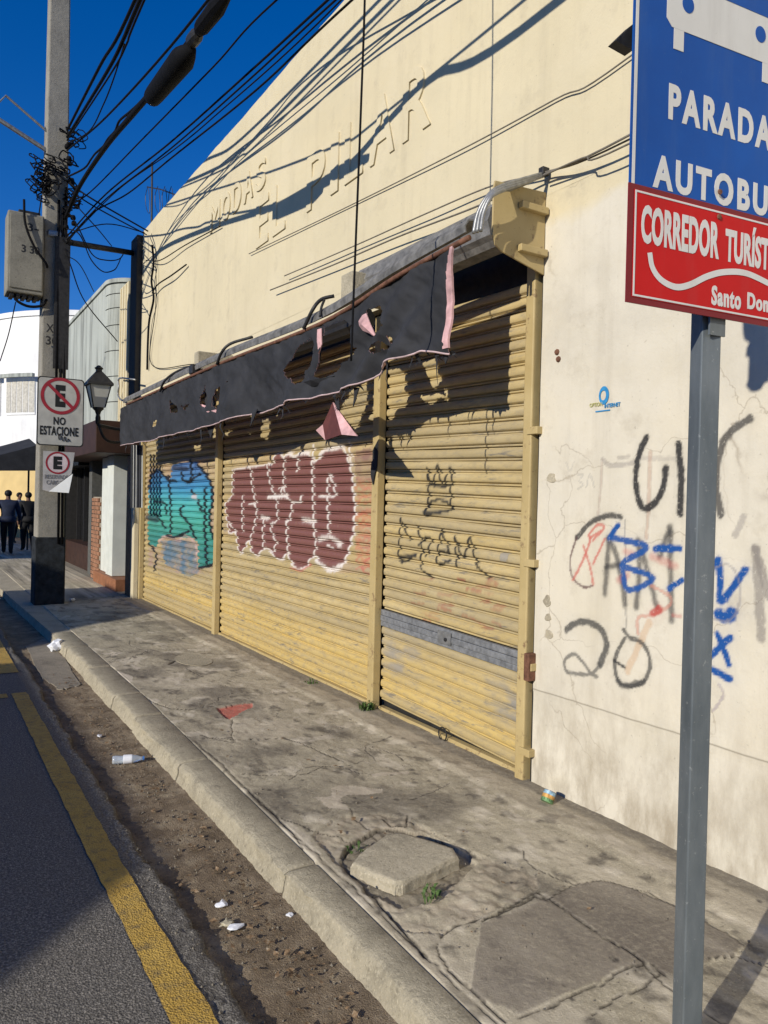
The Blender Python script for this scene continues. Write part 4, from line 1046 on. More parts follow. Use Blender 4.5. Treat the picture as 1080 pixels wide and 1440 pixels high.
# tin can by the wall
q = onz(771, 1131, .0); cn = thing('tin_can', q, 'small colourful tin can lying by the near wall', 'can')
Ma = np.array([[.8, .3, .52], [-.4, .9, .1], [-.45, -.3, .84]]); Ma = np.linalg.qr(Ma)[0]; Ma *= np.sign(Ma[2, 2])
for (z0_, z1_, col, nm) in ((-.032, -.012, (.13, .24, .10), 'can_band'), (-.0118, .008, (.50, .28, .08), 'can_band'), (.0082, .026, (.25, .38, .45), 'can_band')):
    b = MB(); b.lathe([(.034, z0_), (.034, z1_)], q + (0, 0, .042), 18, Ma); b.build(nm, plain('can_print', col, .35, .1, .7, 45), cn)
b = MB(); b.lathe([(0, .026), (.030, .026), (.034, .0262), (.034, .030), (.031, .031), (0, .029)], q + (0, 0, .042), 18, Ma); b.build('can_lid', M['grey_steel'], cn)
# leaves, twigs and grit in the gutter (uncountable)
rs = random.Random(21); b = MB()
for i in range(620):
    y = rs.uniform(1.6, 8) if rs.random() < .75 else rs.uniform(1.8, 3.4); x = rs.gauss(1.22, .07)
    if rs.random() < .1: x, y = rs.uniform(1.65, 2.4), rs.uniform(2, 5.5)
    z = (GUT + .012) if x < 1.38 else .012
    a, r, el_ = rs.uniform(0, 6.28), rs.choice((.004, .006, .008, .012, .018)), rs.uniform(.3, .9)
    if 1.36 < x < 1.62: continue
    d1 = np.array([math.cos(a), math.sin(a), rs.uniform(-.3, .3)]) * r; d2 = np.array([-math.sin(a), math.cos(a), rs.uniform(-.4, .4)]) * r * el_
    c = np.array([x, y, z + r * .3]); b.add([c - d1, c - d2 * .8, c + d1, c + d2], [(0, 1, 2, 3)])
def leafm():
    t = NT('dry_leaf', .8); oi = t.noise(55, 2)
    t.color(t.ramp(oi, [(.3, (.05, .035, .022)), (.45, (.15, .095, .05)), (.6, (.30, .20, .11)), (.75, (.45, .38, .27))])); return t.m
tag(b.build('dry_leaves', leafm()), 'dry leaves and grit scattered along the gutter', 'leaves', kind='stuff')
rs = random.Random(5); b = MB()
for i in range(800):
    y = rs.uniform(1.5, 6.5); x = rs.uniform(.85, 1.35) if rs.random() < .7 else rs.uniform(1.62, 3.0)
    z = ROAD - .004 if x < .94 else (GUT + .004 if x < 1.4 else .002); r = rs.choice((.003, .004, .005, .007)); 
    c = np.array([x, y, z + r * .4]); V_ = [c + np.array(v_) * r * rs.uniform(.7, 1.3) for v_ in ((1, 0, 0), (-1, 0, 0), (0, 1, 0), (0, -1, 0), (0, 0, 1), (0, 0, -1))]
    b.add(V_, [(0, 2, 4), (2, 1, 4), (1, 3, 4), (3, 0, 4), (2, 0, 5), (1, 2, 5), (3, 1, 5), (0, 3, 5)])
tag(b.build('gravel', conc('grit', (.2, .175, .135), .4, 8)), 'loose grit along the broken asphalt edge', 'gravel', kind='stuff')

# ================================================================== BUS STOP SIGN
PB = np.array([2.005, 1.465, 0.0]) * .955
DS = np.array([.995, -.103, 0]); DS /= np.linalg.norm(DS); NS = np.array([DS[1], -DS[0], 0])   # NS faces the camera side (-y)
if NS[1] > 0: NS = -NS
SP = PB + NS * .045
def sgn(u, v, off=0.0):
    r = ray(u, v); P0 = SP + NS * off; t_ = ((P0 - CAMP) @ NS) / (r @ NS); return CAMP + r * t_
def sS(u, v, off=0.0): return float((sgn(u, v, off) - SP) @ DS)
bus = thing('bus_stop_sign', PB, 'blue and red bus stop sign on a grey square post by the wall', 'sign')
def sign_face(name, c0, c1, dirt_):
    t = NT(name, .5, .2); c = t.ramp(t.noise(2.5, 6, .65), [(.3, c0), (.7, c1)])
    c = t.mix(t.ramp(t.noise(3.0, 8, .7, t.mapped((5, 5, .7))), [(.5, 0.0), (.72, .30)]), c, dirt_)
    c = t.mix(t.ramp(t.noise(120, 3, .7), [(.66, 0.0), (.72, .5)]), c, dirt_); t.color(c); t.bump(t.noise(6, 3), .15, .004); return t.m
M['sign_blue'] = sign_face('sign_blue', (.003, .060, .27), (.004, .085, .36), (.05, .11, .26))
M['sign_red'] = sign_face('sign_red', (.44, .005, .007), (.54, .008, .010), (.40, .05, .05)); M['sign_dark_red'] = plain('sign_dark_red', (.18, .01, .016), .45, 0, .1, 6)
M['sign_white'] = sign_face('sign_white', (.58, .57, .53), (.66, .65, .61), (.42, .40, .36))
def post_mat():
    t = NT('post_steel', .5, .4, .35)
    c = t.ramp(t.noise(4, 6, .6, t.mapped((3, 3, .8))), [(.3, (.10, .118, .125)), (.7, (.185, .205, .21))])
    c = t.mix(t.ramp(t.noise(60, 5, .7), [(.62, 0.0), (.7, .7)]), c, (.35, .36, .34)); t.color(c); t.bump(t.noise(50, 3), .1, .003); return t.m
M['post'] = post_mat()
s0 = sS(879, 340); s_c = sS(1013, 200); s1 = 2 * s_c - s0
zRB, zRT = sgn(875, 425)[2], sgn(882, 258)[2]; zTop = zRT + .98
a_ = math.radians(38); e1 = np.array([math.cos(a_), math.sin(a_), 0]); e2 = np.array([-math.sin(a_), math.cos(a_), 0])
b = MB(); b.obox(PB + np.array([0, 0, 1.6]), DS * math.cos(.30) + NS * math.sin(.30), -DS * math.sin(.30) + NS * math.cos(.30), (0, 0, 1), .030, .030, 1.62); b.build('post', M['post'], bus, bevel=.004)
def panel(name, sa, sb, za, zb, off, th, mat, parent=bus, rad=.0):
    b = MB(); P = [SP + DS * s_ + NS * off + np.array([0, 0, z]) for s_, z in ((sa, za), (sb, za), (sb, zb), (sa, zb))]
    b.prism(P, -NS * th); return b.build(name, mat, parent, bevel=rad)
bl = panel('blue_panel', s0 + .006, s1 - .006, zRT - .02, zTop, .004, .004, M['sign_blue'])
rd = panel('red_panel', s0, s1, zRB, zRT, .009, .004, M['sign_dark_red'])
panel('red_field', s0 + .018, s1 - .018, zRB + .016, zRT - .014, .0105, .001, M['sign_red'], rd)
def frame(sa, sb, za, zb, w, off, mat, parent, name='border'):
    b = MB()
    for (x0, x1, y0, y1) in ((sa, sb, za, za + w), (sa, sb, zb - w, zb), (sa, sa + w, za + w, zb - w), (sb - w, sb, za + w, zb - w)):
        P = [SP + DS * x + NS * off + np.array([0, 0, y]) for x, y in ((x0, y0), (x1, y0), (x1, y1), (x0, y1))]; b.prism(P, -NS * .001)
    return b.build(name, mat, parent)
frame(s0 + .020, s1 - .020, zRB + .018, zRT - .016, .005, .0118, M['sign_white'], rd)
frame(s0 + .012, s1 - .012, zRT - .02, zTop - .008, .010, .0055, M['sign_white'], bl)
def stext(txt, pl, pr_, zb_, zt_, off, mat, parent, bold=.05, sp_=1.0):
    """baseline left pixel pl, width in metres"""
    P = SP + DS * pl + NS * off + np.array([0, 0, zb_]); return text_on('lettering', txt, P, DS, (0, 0, 1), pr_, zt_ - zb_, mat, parent, bold, sp_, -.001)
sa = sS(938, 165); stext('PARADA', sa, 2 * (s_c - sa), sgn(938, 168)[2], sgn(938, 117)[2], .0052, M['sign_white'], bl, .042, 1.3)
sa = sS(916, 260); stext('AUTOBUS', sa, 2 * (s_c - sa), sgn(916, 264)[2], sgn(918, 216)[2], .0052, M['sign_white'], bl, .042, 1.3)
sa = sS(897, 340); zA, zB = sgn(897, 343)[2], sgn(897, 288)[2]; sb = sS(1006, 366)
stext('CORREDOR', sa, sb - sa, zA, zB, .0117, M['sign_white'], rd, .038, 1.05)
sb = sS(1015, 366); stext('TURÍSTICO', sb, 2 * s_c - sa - sb, zA, zB + .012, .0117, M['sign_white'], rd, .038, 1.05)
sa = sS(996, 425); zA, zB = sgn(996, 430)[2], sgn(996, 402)[2]; sb = sS(1037, 436)
stext('Santo', sa, sb - sa, zA, zB, .0117, M['sign_white'], rd, .04, 1.15)
sb = sS(1046, 436); stext('Domingo', sb, s1 - .03 - sb, zA - .006, zB, .0117, M['sign_white'], rd, .04, 1.15)
# wave
wv = smooth_path([(sS(u, v), sgn(u, v)[2], 0) for u, v in ((909, 357), (913, 378), (925, 395), (945, 405), (965, 402), (990, 390), (1015, 384), (1045, 386), (1080, 402), (1100, 412))], 6)
b = MB(); n_ = len(wv); V = []
for i, p_ in enumerate(wv):
    t_ = wv[min(i + 1, n_ - 1)] - wv[max(i - 1, 0)]; t_ = t_ / np.linalg.norm(t_); nn = np.array([-t_[1], t_[0]]) * .0085 * (1 if i < n_ - 6 else (n_ - i) / 6)
    for sg in (1, -1): V.append(SP + DS * (p_[0] + nn[0] * sg) + NS * .0119 + np.array([0, 0, p_[1] + nn[1] * sg]))
mesh('wave_band', V, [(2 * i, 2 * i + 1, 2 * i + 3, 2 * i + 2) for i in range(n_ - 1)], M['sign_white'], rd)
# bus pictogram
cs, zb0 = s_c, sgn(945, 40)[2]
hwb = s_c - sS(936, 10)
b = MB(); out = []
for (x, z) in ((-hwb + .02, 0), (hwb - .02, 0), (hwb, .02), (hwb, .34), (hwb - .05, .40), (-hwb + .05, .40), (-hwb, .34), (-hwb, .02)): out.append(SP + DS * (cs + x) + NS * .0056 + np.array([0, 0, zb0 + z]))
b.prism(out, -NS * .001); bp_ = b.build('bus_pictogram', M['sign_white'], bl)
for sg in (-1, 1):
    xc = cs + sg * (hwb - .045)
    P = [SP + DS * (xc + x) + NS * .0056 + np.array([0, 0, zb0 + z]) for x, z in ((-.018, -.055), (.018, -.055), (.018, -.0005), (-.018, -.0005))]
    b = MB(); b.prism(P, -NS * .001); b.build('pictogram_wheel', M['sign_white'], bp_)
    xc = cs + sg * (hwb - .075) 
    b = MB(); b.prism([SP + DS * (xc + .021 * math.cos(a)) + NS * .0066 + np.array([0, 0, zb0 + .075 + .023 * math.sin(a)]) for a in np.linspace(0, 2 * math.pi, 20)[:-1]], -NS * .0008); b.build('pictogram_headlight', M['sign_blue'], bp_)
P = [SP + DS * (cs + x) + NS * .0066 + np.array([0, 0, zb0 + z]) for x, z in ((-hwb + .03, .13), (hwb - .03, .13), (hwb - .05, .34), (-hwb + .05, .34))]
b = MB(); b.prism(P, -NS * .0008); b.build('pictogram_window', M['sign_blue'], bp_)
for (u, v) in ((1011, 305), (1012, 270)):
    q = sgn(u, v, .011); b = MB(); b.lathe([(0, 0), (.008, 0), (.007, .004), (0, .005)], q, 8, np.stack([DS, np.array([0, 0, 1.0]), NS], 1)); b.build('bolt', M['rust'], bus)
b = MB(); b.prism([SP + DS * s_ + NS * -.02 + np.array([0, 0, z]) for s_, z in ((sS(866, 57, -.02), sgn(866, 57, -.02)[2]), (sS(890, 34, -.02), sgn(888, 33, -.02)[2]), (sS(890, 70, -.02), sgn(888, 70, -.02)[2]))], -NS * .03); b.build('back_bracket', M['dark_metal'], bus)
b = MB(); b.prism([SP + DS * s_ - NS * .004 + np.array([0, 0, z]) for s_, z in ((-.03, zRB - .045), (.03, zRB - .045), (.03, zRB + .05), (-.03, zRB + .05))], -NS * .006); b.build('clamp_plate', M['post'], bus)

# ================================================================== UTILITY POLE
PX0, PY0 = 1.73, 12.5
pole = thing('utility_pole', (PX0, PY0, 0), 'tall square concrete utility pole with cable tangle and dark base', 'pole')
b = MB(); hw0, hw1 = .195, .125; PH = 11.5
V = []
for z, hw in ((0, hw0), (PH, hw1)):
    for sx, sy_ in ((-1, -1), (1, -1), (1, 1), (-1, 1)): V.append((PX0 + sx * hw, PY0 + sy_ * hw, z))
b.add(V, [(3, 2, 1, 0), (4, 5, 6, 7), (0, 1, 5, 4), (1, 2, 6, 5), (2, 3, 7, 6), (3, 0, 4, 7)]); b.build('shaft', M['concrete_pole'], pole, bevel=.02)
b = MB(); b.box(PX0 - .212, PX0 + .205, PY0 - .212, PY0 + .205, -.02, 1.0); b.build('painted_base', plain('black_base_paint', (.018, .021, .024), .8, 0, .7, 9, .4), pole, bevel=.015)
b = MB(); b.box(PX0 + .13, PX0 + .215, PY0 - .17, PY0 + .1, .0, 2.2); b.build('conduit_cover', M['dark_metal'], pole, bevel=.01)
for k_, (dx, z0_, z1_) in enumerate(((.10, .9, 5.9), (.15, .9, 6.2), (.03, 3.3, 6.0))):
    b = MB(); b.tube([(PX0 + dx, PY0 - .23, z0_), (PX0 + dx * .9, PY0 - .22, (z0_ + z1_) / 2), (PX0 + dx * .8, PY0 - .18, z1_)], .02, 6); b.build('riser_cable', M['cable'], pole, True)
b = MB(); b.box(PX0 - .02, PX0 + .19, PY0 - .235, PY0 - .205, 3.5, 5.45); b.build('riser_cover', M['dark_metal'], pole)
# painted numbers on the lower shaft
for k_, (u, v, tx) in enumerate(((67, 458, 'X9'), (67, 474, '30'))):
    text_on('painted_number', tx, np.array([PX0 - .12, PY0 - .200, onx(u, v, PX0)[2] - .25]), (1, 0, 0), (0, 0, 1), .17, .13, M['dark_metal'], pole, .02)
b = MB(); b.lathe([(.21, 0), (.215, .02), (.215, .06), (.21, .08)], (PX0, PY0, 5.45), 12); b.build('steel_band', M['grey_steel'], pole)
# lamp arm reaching over the street
b = MB(); a0, a1 = np.array([PX0 - .15, PY0 - .1, 6.72]), np.array([PX0 - 1.6, PY0 - .1, 7.35]); b.tube([a0, a1], .035, 8); b.build('lamp_arm', M['grey_steel'], pole)
b = MB(); b.tube([a0 + (0, 0, .28), (PX0 - .7, PY0 - .1, 7.36), (PX0 - .85, PY0 - .1, 7.15)], .018, 6); b.build('lamp_stay', M['grey_steel'], pole)
b = MB(); b.lathe([(0, -.05), (.1, -.04), (.13, .0), (.09, .06), (0, .07)], a1 + (-.25, 0, .05), 12); b.build('lamp_head', M['grey_steel'], pole)
# stub seen at the very top
b = MB(); b.box(PX0 + .12, PX0 + .3, PY0 - .1, PY0 + .0, 9.18, 9.3); b.build('stub_arm', M['dark_metal'], pole)
# tangle of cable loops (uncountable)
rs = random.Random(9); b = MB()
def blob_loop(c, r, n=9):
    pts = []
    ph = rs.uniform(0, 6.28); tl = rs.uniform(-.7, .7); ex = rs.uniform(.4, 1.1)
    for k_ in range(n):
        a = ph + k_ / n * rs.uniform(5, 7.5)
        pts.append(np.array(c) + np.array([math.cos(a) * r, math.sin(a) * r * .5, math.sin(a) * r * ex + math.cos(a) * tl * r]) + np.array([rs.uniform(-1, 1) for _ in range(3)]) * r * .13)
    return smooth_path(pts, 4)
for i in range(70):
    side = rs.random()
    if side < .45: c = (PX0 - .20 + rs.gauss(0, .07), PY0 - .22 + rs.gauss(0, .06), rs.gauss(6.2, .2))
    elif side < .8: c = (PX0 + .20 + rs.gauss(0, .07), PY0 - .22 + rs.gauss(0, .06), rs.uniform(5.3, 7.1))
    else: c = (PX0 + rs.gauss(0, .1), PY0 - .24, rs.gauss(6.2, .3))
    b.tube(blob_loop(c, rs.uniform(.04, .12)), rs.uniform(.006, .012), 5, False)
for i in range(14):
    z = rs.uniform(5.6, 6.9); b.lathe([(0, -.03), (.035, -.03), (.04, 0), (.03, .03), (0, .03)], (PX0 + rs.uniform(.1, .3), PY0 - .24, z), 8)
tn = b.build('cable_tangle', M['cable'], pole, True); tn['kind'] = 'stuff'

# meter cabinet on the street side
q0, q1 = onx(12, 303, 1.38), onx(66, 425, 1.55)
mbx = thing('meter_box', (1.37, PY0 - .1, 4.5), 'weathered grey cabinet with stencilled numbers fixed high on the pole', 'electrical box')
M['cabinet'] = conc('cabinet_paint', (.24, .225, .18), .8, 1.5, False, .15)
X0_, X1_ = PX0 - .66, PX0 - .18
b = MB(); b.box(X0_, X1_, PY0 - .30, PY0 + .12, 4.52, 5.68); b.build('cabinet', M['cabinet'], mbx, bevel=.02)
b = MB(); b.box(X0_ + .03, X1_ - .02, PY0 - .318, PY0 - .301, 4.58, 5.64); dr_ = b.build('cabinet_door', M['cabinet'], mbx, bevel=.006)
text_on('stencil_number', '3-', (X0_ + .25, PY0 - .319, 5.42), (1, 0, 0), (0, 0, 1), .15, .11, M['dark_metal'], dr_, .02)
text_on('stencil_number', '3 30', (X0_ + .18, PY0 - .319, 5.10), (1, 0, 0), (0, 0, 1), .24, .11, M['dark_metal'], dr_, .02)
b = MB(); b.tube(smooth_path([(X0_ + .2, PY0 - .33, 5.85), (X0_ + .22, PY0 - .36, 5.5), (X0_ + .34, PY0 - .36, 5.2), (X1_ + .02, PY0 - .33, 5.0), (X1_ + .05, PY0 - .28, 4.95)], 6), .018, 6); b.build('feed_cable', M['cable'], mbx, True)
b = MB(); b.tube(smooth_path([(X0_ + .1, PY0 - .2, 4.53), (X0_ + .14, PY0 - .22, 4.42), (X0_ + .3, PY0 - .22, 4.36), (X1_, PY0 - .22, 4.40), (X1_ + .06, PY0 - .22, 4.5)], 6), .02, 6); b.build('feed_cable', M['cable'], mbx, True)
for k_ in range(5):
    b = MB(); b.box(X0_ + .05 + k_ * .08, X0_ + .10 + k_ * .08, PY0 - .25, PY0 + .05, 4.48, 4.525); b.build('cable_gland', M['dark_metal'], mbx)
b = MB(); b.box(X0_ + .14, X1_ - .05, PY0 - .25, PY0 + .1, 5.675, 5.73); b.build('cabinet_cap', M['dark_metal'], mbx, bevel=.01)

# ---------------------------------------------------------------- parking signs on the pole
M['sign_plate'] = plain('weathered_sign_white', (.42, .41, .37), .5, 0, .15, 6); M['sign_black'] = plain('sign_black', (.015, .015, .015), .5, 0, .1, 10)
M['sign_ring'] = plain('sign_ring_red', (.30, .022, .035), .5, 0, .15, 10); M['sign_bright'] = plain('sign_bright_white', (.8, .8, .76), .4, 0, .05, 8)
YS = PY0 - .32
def ysn(u, v, Y=YS): return ony(u, v, Y)
def ring(c, rx, rz, w, Y, name, mat, parent, n=40):
    V = []
    for k_ in range(n):
        a = 2 * math.pi * k_ / n
        for f_ in (1, 1 - w): V.append((c[0] + rx * f_ * math.cos(a), Y, c[2] + rz * f_ * math.sin(a)))
    return mesh(name, V, [(2 * k_, 2 * k_ + 1, 2 * ((k_ + 1) % n) + 1, 2 * ((k_ + 1) % n)) for k_ in range(n)], mat, parent)
def disc(c, rx, rz, Y, name, mat, parent, n=40):
    return mesh(name, [(c[0] + rx * math.cos(2 * math.pi * k_ / n), Y, c[2] + rz * math.sin(2 * math.pi * k_ / n)) for k_ in range(n)], [tuple(range(n))], mat, parent)
a0, a1 = ysn(53, 528), ysn(117, 629)
np_ = thing('no_parking_sign', (PX0, YS, a1[2]), 'white no parking sign with crossed red circle on the utility pole', 'sign')
def rrect(x0, x1, z0, z1, r, Y, th, name, mat, parent):
    pts = []
    for (cx_, cz_, s_) in ((x1 - r, z1 - r, 0), (x0 + r, z1 - r, 90), (x0 + r, z0 + r, 180), (x1 - r, z0 + r, 270)):
        for k_ in range(6): a = math.radians(s_ + k_ * 18); pts.append((cx_ + r * math.cos(a), Y, cz_ + r * math.sin(a)))
    b = MB(); b.prism(pts, (0, th, 0)); return b.build(name, mat, parent)
x0_, x1_, z0_, z1_ = a0[0], a1[0], a1[2], a0[2]
rrect(x0_, x1_, z0_, z1_, .05, YS + .001, .02, 'sign_edge', M['sign_black'], np_)
pl_ = rrect(x0_ + .015, x1_ - .015, z0_ + .015, z1_ - .015, .045, YS, .005, 'sign_face', M['sign_plate'], np_)
cc = ysn(85, 557); rr = (x1_ - x0_) * .42
disc(cc, rr, rr, YS - .002, 'sign_disc', M['sign_plate'], np_)
wE = rr * .52
text_on('lettering', 'E', (cc[0] - wE * .5, YS - .003, cc[2] - rr * .60), (1, 0, 0), (0, 0, 1), wE, rr * 1.2, M['sign_black'], np_, .06, 1, .001)
ring(cc, rr, rr, .17, YS - .005, 'red_ring', M['sign_ring'], np_)
b = MB(); dd = np.array([.72, 0, -.69]); nn = np.array([.69, 0, .72]); C_ = np.array([cc[0], YS - .0065, cc[2]])
b.prism([C_ - dd * rr * .9 - nn * rr * .085, C_ + dd * rr * .9 - nn * rr * .085, C_ + dd * rr * .9 + nn * rr * .085, C_ - dd * rr * .9 + nn * rr * .085], (0, .001, 0)); b.build('red_bar', M['sign_ring'], np_)
for tx, uA, uB, vT, vB in (('NO', 75, 92, 586, 597), ('ESTACIONE', 56, 110, 598, 611)):
    A_, B_ = ysn(uA, vB), ysn(uB, vB); text_on('lettering', tx, (A_[0], YS - .003, A_[2]), (1, 0, 0), (0, 0, 1), B_[0] - A_[0], ysn(uA, vT)[2] - A_[2], M['sign_black'], np_, .03, 1.1, .001)
b = MB(); b.tube(smooth_path([ysn(u, v, YS - .004) for u, v in ((82, 610), (83, 618), (86, 613), (88, 620), (91, 614), (93, 621), (96, 617), (98, 621))], 4), .006, 4); b.build('pen_scrawl', M['sign_black'], np_)
# smaller reserved-parking sign below it, lower corner peeling
YS2 = YS - .01
rs_ = thing('reserved_parking_sign', (PX0, YS2, 1.6), 'small white reserved parking sign with peeling corner below the other sign', 'sign')
a0, a1 = ysn(61, 634, YS2), ysn(102, 692, YS2); x0_, x1_, z0_, z1_ = a0[0], a1[0], a1[2], a0[2]; w_ = x1_ - x0_; h_ = z1_ - z0_
b = MB(); b.prism([(x0_, YS2, z1_), (x0_, YS2, z0_ + .02), (x0_ + w_ * .2, YS2, z0_), (x1_ - .02, YS2, z0_ + h_ * .46), (x1_ + .02, YS2, z1_)], (0, .006, 0)); b.build('sign_face', plain('faded_sign_white', (.45, .43, .41), .5, 0, .15, 8), rs_)
b = MB(); b.prism([(x0_ + w_ * .2, YS2 - .012, z0_), (x1_ - .06, YS2 - .05, z0_ - .015), (x1_ - .005, YS2 - .012, z0_ + h_ * .46)], (0, .004, 0)); b.build('peeling_corner', M['sign_bright'], rs_)
cc = ysn(81, 651, YS2); rr = w_ * .40
disc(cc, rr * .95, rr * .95, YS2 - .002, 'sign_disc', plain('pinkish_white', (.6, .5, .5), .5), rs_)
ring(cc, rr, rr, .15, YS2 - .004, 'red_ring', M['sign_ring'], rs_)
text_on('lettering', 'E', (cc[0] - rr * .36, YS2 - .003, cc[2] - rr * .58), (1, 0, 0), (0, 0, 1), rr * .74, rr * 1.16, M['sign_black'], rs_, .07, 1, .001)
M['faded_print'] = plain('faded_print', (.2, .19, .18), .6, 0, .3, 20)
for tx, uA, uB, vT, vB in (('RESERVADO', 63, 97, 667, 673), ('CARGA', 65, 88, 675, 681)):
    A_, B_ = ysn(uA, vB, YS2), ysn(uB, vB, YS2); text_on('lettering', tx, (A_[0], YS2 - .003, A_[2]), (1, 0, 0), (0, 0, 1), B_[0] - A_[0], ysn(uA, vT, YS2)[2] - A_[2], M['faded_print'], rs_, .02, 1, .001)

# ---------------------------------------------------------------- street lantern on the corner bracket
def lantern(name, c, s, label):
    t = thing(name, c, label, 'lantern'); c = np.array(c)
    def fr(z, hw): return [c + np.array([sx * hw, sy_ * hw, z]) for sx, sy_ in ((-1, -1), (1, -1), (1, 1), (-1, 1))]
    b = MB(); b.add(fr(0, .105 * s) + fr(.42 * s, .19 * s), [(3, 2, 1, 0), (4, 5, 6, 7), (0, 1, 5, 4), (1, 2, 6, 5), (2, 3, 7, 6), (3, 0, 4, 7)]); gl = b.build('glass', plain('milky_glass', (.42, .42, .38), .3, 0, .1, 8), t)
    for i in range(4):
        sx, sy_ = ((-1, -1), (1, -1), (1, 1), (-1, 1))[i]
        b = MB(); b.tube([c + np.array([sx * .108 * s, sy_ * .108 * s, 0]), c + np.array([sx * .194 * s, sy_ * .194 * s, .42 * s])], .013 * s, 5); b.build('glazing_bar', M['dark_metal'], gl)
    b = MB(); V = fr(.42 * s, .235 * s) + fr(.46 * s, .235 * s) + fr(.60 * s, .13 * s) + fr(.70 * s, .05 * s) + fr(.74 * s, .05 * s)
    F = [(3, 2, 1, 0)] + [(i * 4 + k_, i * 4 + (k_ + 1) % 4, (i + 1) * 4 + (k_ + 1) % 4, (i + 1) * 4 + k_) for i in range(4) for k_ in range(4)] + [(16, 17, 18, 19)]
    b.add(V, F); rf = b.build('roof', M['dark_metal'], t)
    b = MB(); b.lathe([(0, .73 * s), (.07 * s, .74 * s), (.085 * s, .76 * s), (.05 * s, .79 * s), (.03 * s, .81 * s), (0, .82 * s)], c, 10); b.build('finial', M['dark_metal'], rf)
    b = MB(); b.lathe([(.10 * s, .0), (.11 * s, -.02 * s), (.06 * s, -.07 * s), (.035 * s, -.14 * s), (.05 * s, -.2 * s), (.045 * s, -.3 * s), (.02 * s, -.34 * s)], c, 10); b.build('stem', M['dark_metal'], t, True)
    return t, c
ly = 12.3
q = onx(138, 575, 2.40); lt, lc = lantern('street_lantern', (q[0], q[1], q[2] + .02), .80, 'black four-sided street lantern with milky glass on wall bracket')
LP = np.array([q[0], q[1], q[2] - .24])
b = MB(); b.tube(smooth_path([LP, LP + (.06, -.01, -.02), (2.75, 12.75, LP[2] - .03), (3.0, 12.8, LP[2] - .03)], 5), .028, 7); b.build('bracket_arm', M['dark_metal'], lt, True)
b = MB(); b.tube(smooth_path([LP + (.02, 0, -.02), LP + (.10, 0, -.2), LP + (.25, .05, -.26), (2.9, 12.75, LP[2] - .2), (3.0, 12.78, LP[2] - .1)], 5), .022, 7); b.build('bracket_scroll', M['dark_metal'], lt, True)

# strut between pole and building corner, thin pipe bracket on the wall
b = MB(); b.tube([onx(92, 340, 1.85), onx(188, 356, 3.0)], .045, 8); st = tag(b.build('strut', M['dark_metal'], None, True), 'dark steel strut from the utility pole to the building corner', 'strut')
b = MB(); b.tube(smooth_path([onx(u, v, 2.9) for u, v in ((190, 534), (168, 532), (167, 545), (166, 555), (170, 562), (176, 564))], 4), .015, 6); tag(b.build('wall_pipe', M['grey_steel'], None, True), 'thin bent grey pipe on the corner above the lantern', 'pipe')
# TV antenna
q = onx(214, 320, 3.6); an = thing('roof_antenna', (q[0], q[1], 5.75), 'thin roof antenna with looped wires behind the parapet', 'antenna')
b = MB(); top_ = onx(214, 228, 3.6); b.tube([(q[0], q[1], 5.6), top_], .018, 6); b.build('mast', M['dark_metal'], an)
b = MB(); b.tube([onx(u, v, 3.6) for u, v in ((207, 263), (225, 266), (250, 275))], .012, 5); b.build('boom', M['dark_metal'], an)
for u, w in ((222, 10), (232, 10), (241, 9), (208, 8)):
    b = MB(); b.tube(smooth_path([onx(u_, v_, 3.6) for u_, v_ in ((u, 262), (u - w * .4, 275), (u - w * .3, 292), (u + 2, 300), (u + w * .3, 285), (u + 1, 265))], 4), .006, 4); b.build('element', M['dark_metal'], an)

# ================================================================== CABLES
def cable(name, pts, r, label, mat='cable', group='overhead cables', n=8):
    b = MB(); b.tube(smooth_path(pts, n), r, 6); o = b.build(name, M[mat], None, True); return tag(o, label, 'cable', group)
PZ = lambda z, dx=.12, dy=-.2: np.array([PX0 + dx, PY0 + dy, z])
P_ = lambda u, v, X: onx(u, v, X)
cable('overhead_cable', [PZ(5.75), P_(112, 262, 1.85), P_(150, 205, 1.78), P_(190, 157, 1.74), P_(214, 128, 1.72), P_(272, 52, 1.72), P_(288, 26, 1.72), P_(306, 0, 1.72), (1.73, 4.1, 5.19), (1.73, 2.76, 5.05), (1.7, -3, 5.4)], .030, 'thick black cable carrying the bulky splice case')
cable('overhead_cable', [PZ(6.35), P_(118, 237, 1.86), P_(128, 224, 1.84), P_(134, 216, 1.82), P_(145, 206, 1.8), P_(152, 195, 1.79), P_(162, 184, 1.77), P_(168, 170, 1.76), P_(182, 158, 1.75), P_(196, 145, 1.74), P_(214, 124, 1.72)], .013, 'thin wavy cable strapped above the thick splice cable', n=5)
cable('overhead_cable', [PZ(6.75), P_(150, 164, 1.86), P_(277, 20, 1.78), (1.75, 4.2, 5.2), (1.74, -3, 5.3)], .012, 'straight thin cable running just above the splice case')
cable('overhead_cable', [PZ(5.9), P_(127, 270, 2.0), P_(200, 196, 2.22), P_(300, 94, 2.42), P_(389, 0, 2.5), (2.58, 2, 5.0), (2.6, -3, 5.1)], .009, 'single thin cable against the sky right of the splice case')
G3 = 'cables converging above the parapet'
cable('overhead_cable', [PZ(5.45), P_(150, 272, 2.2), P_(240, 200, 2.55), P_(350, 102, 2.62), P_(461, 0, 2.66), (2.7, 1.5, 5.05), (2.7, -3, 5.1)], .011, 'upper thick cable of the set running close above the parapet', group=G3)
cable('overhead_cable', [PZ(5.40), P_(150, 279, 2.2), P_(240, 209, 2.5), P_(355, 108, 2.58), P_(472, 0, 2.62), (2.65, 1.5, 4.9), (2.65, -3, 5.1)], .009, 'middle cable of the set running close above the parapet', group=G3)
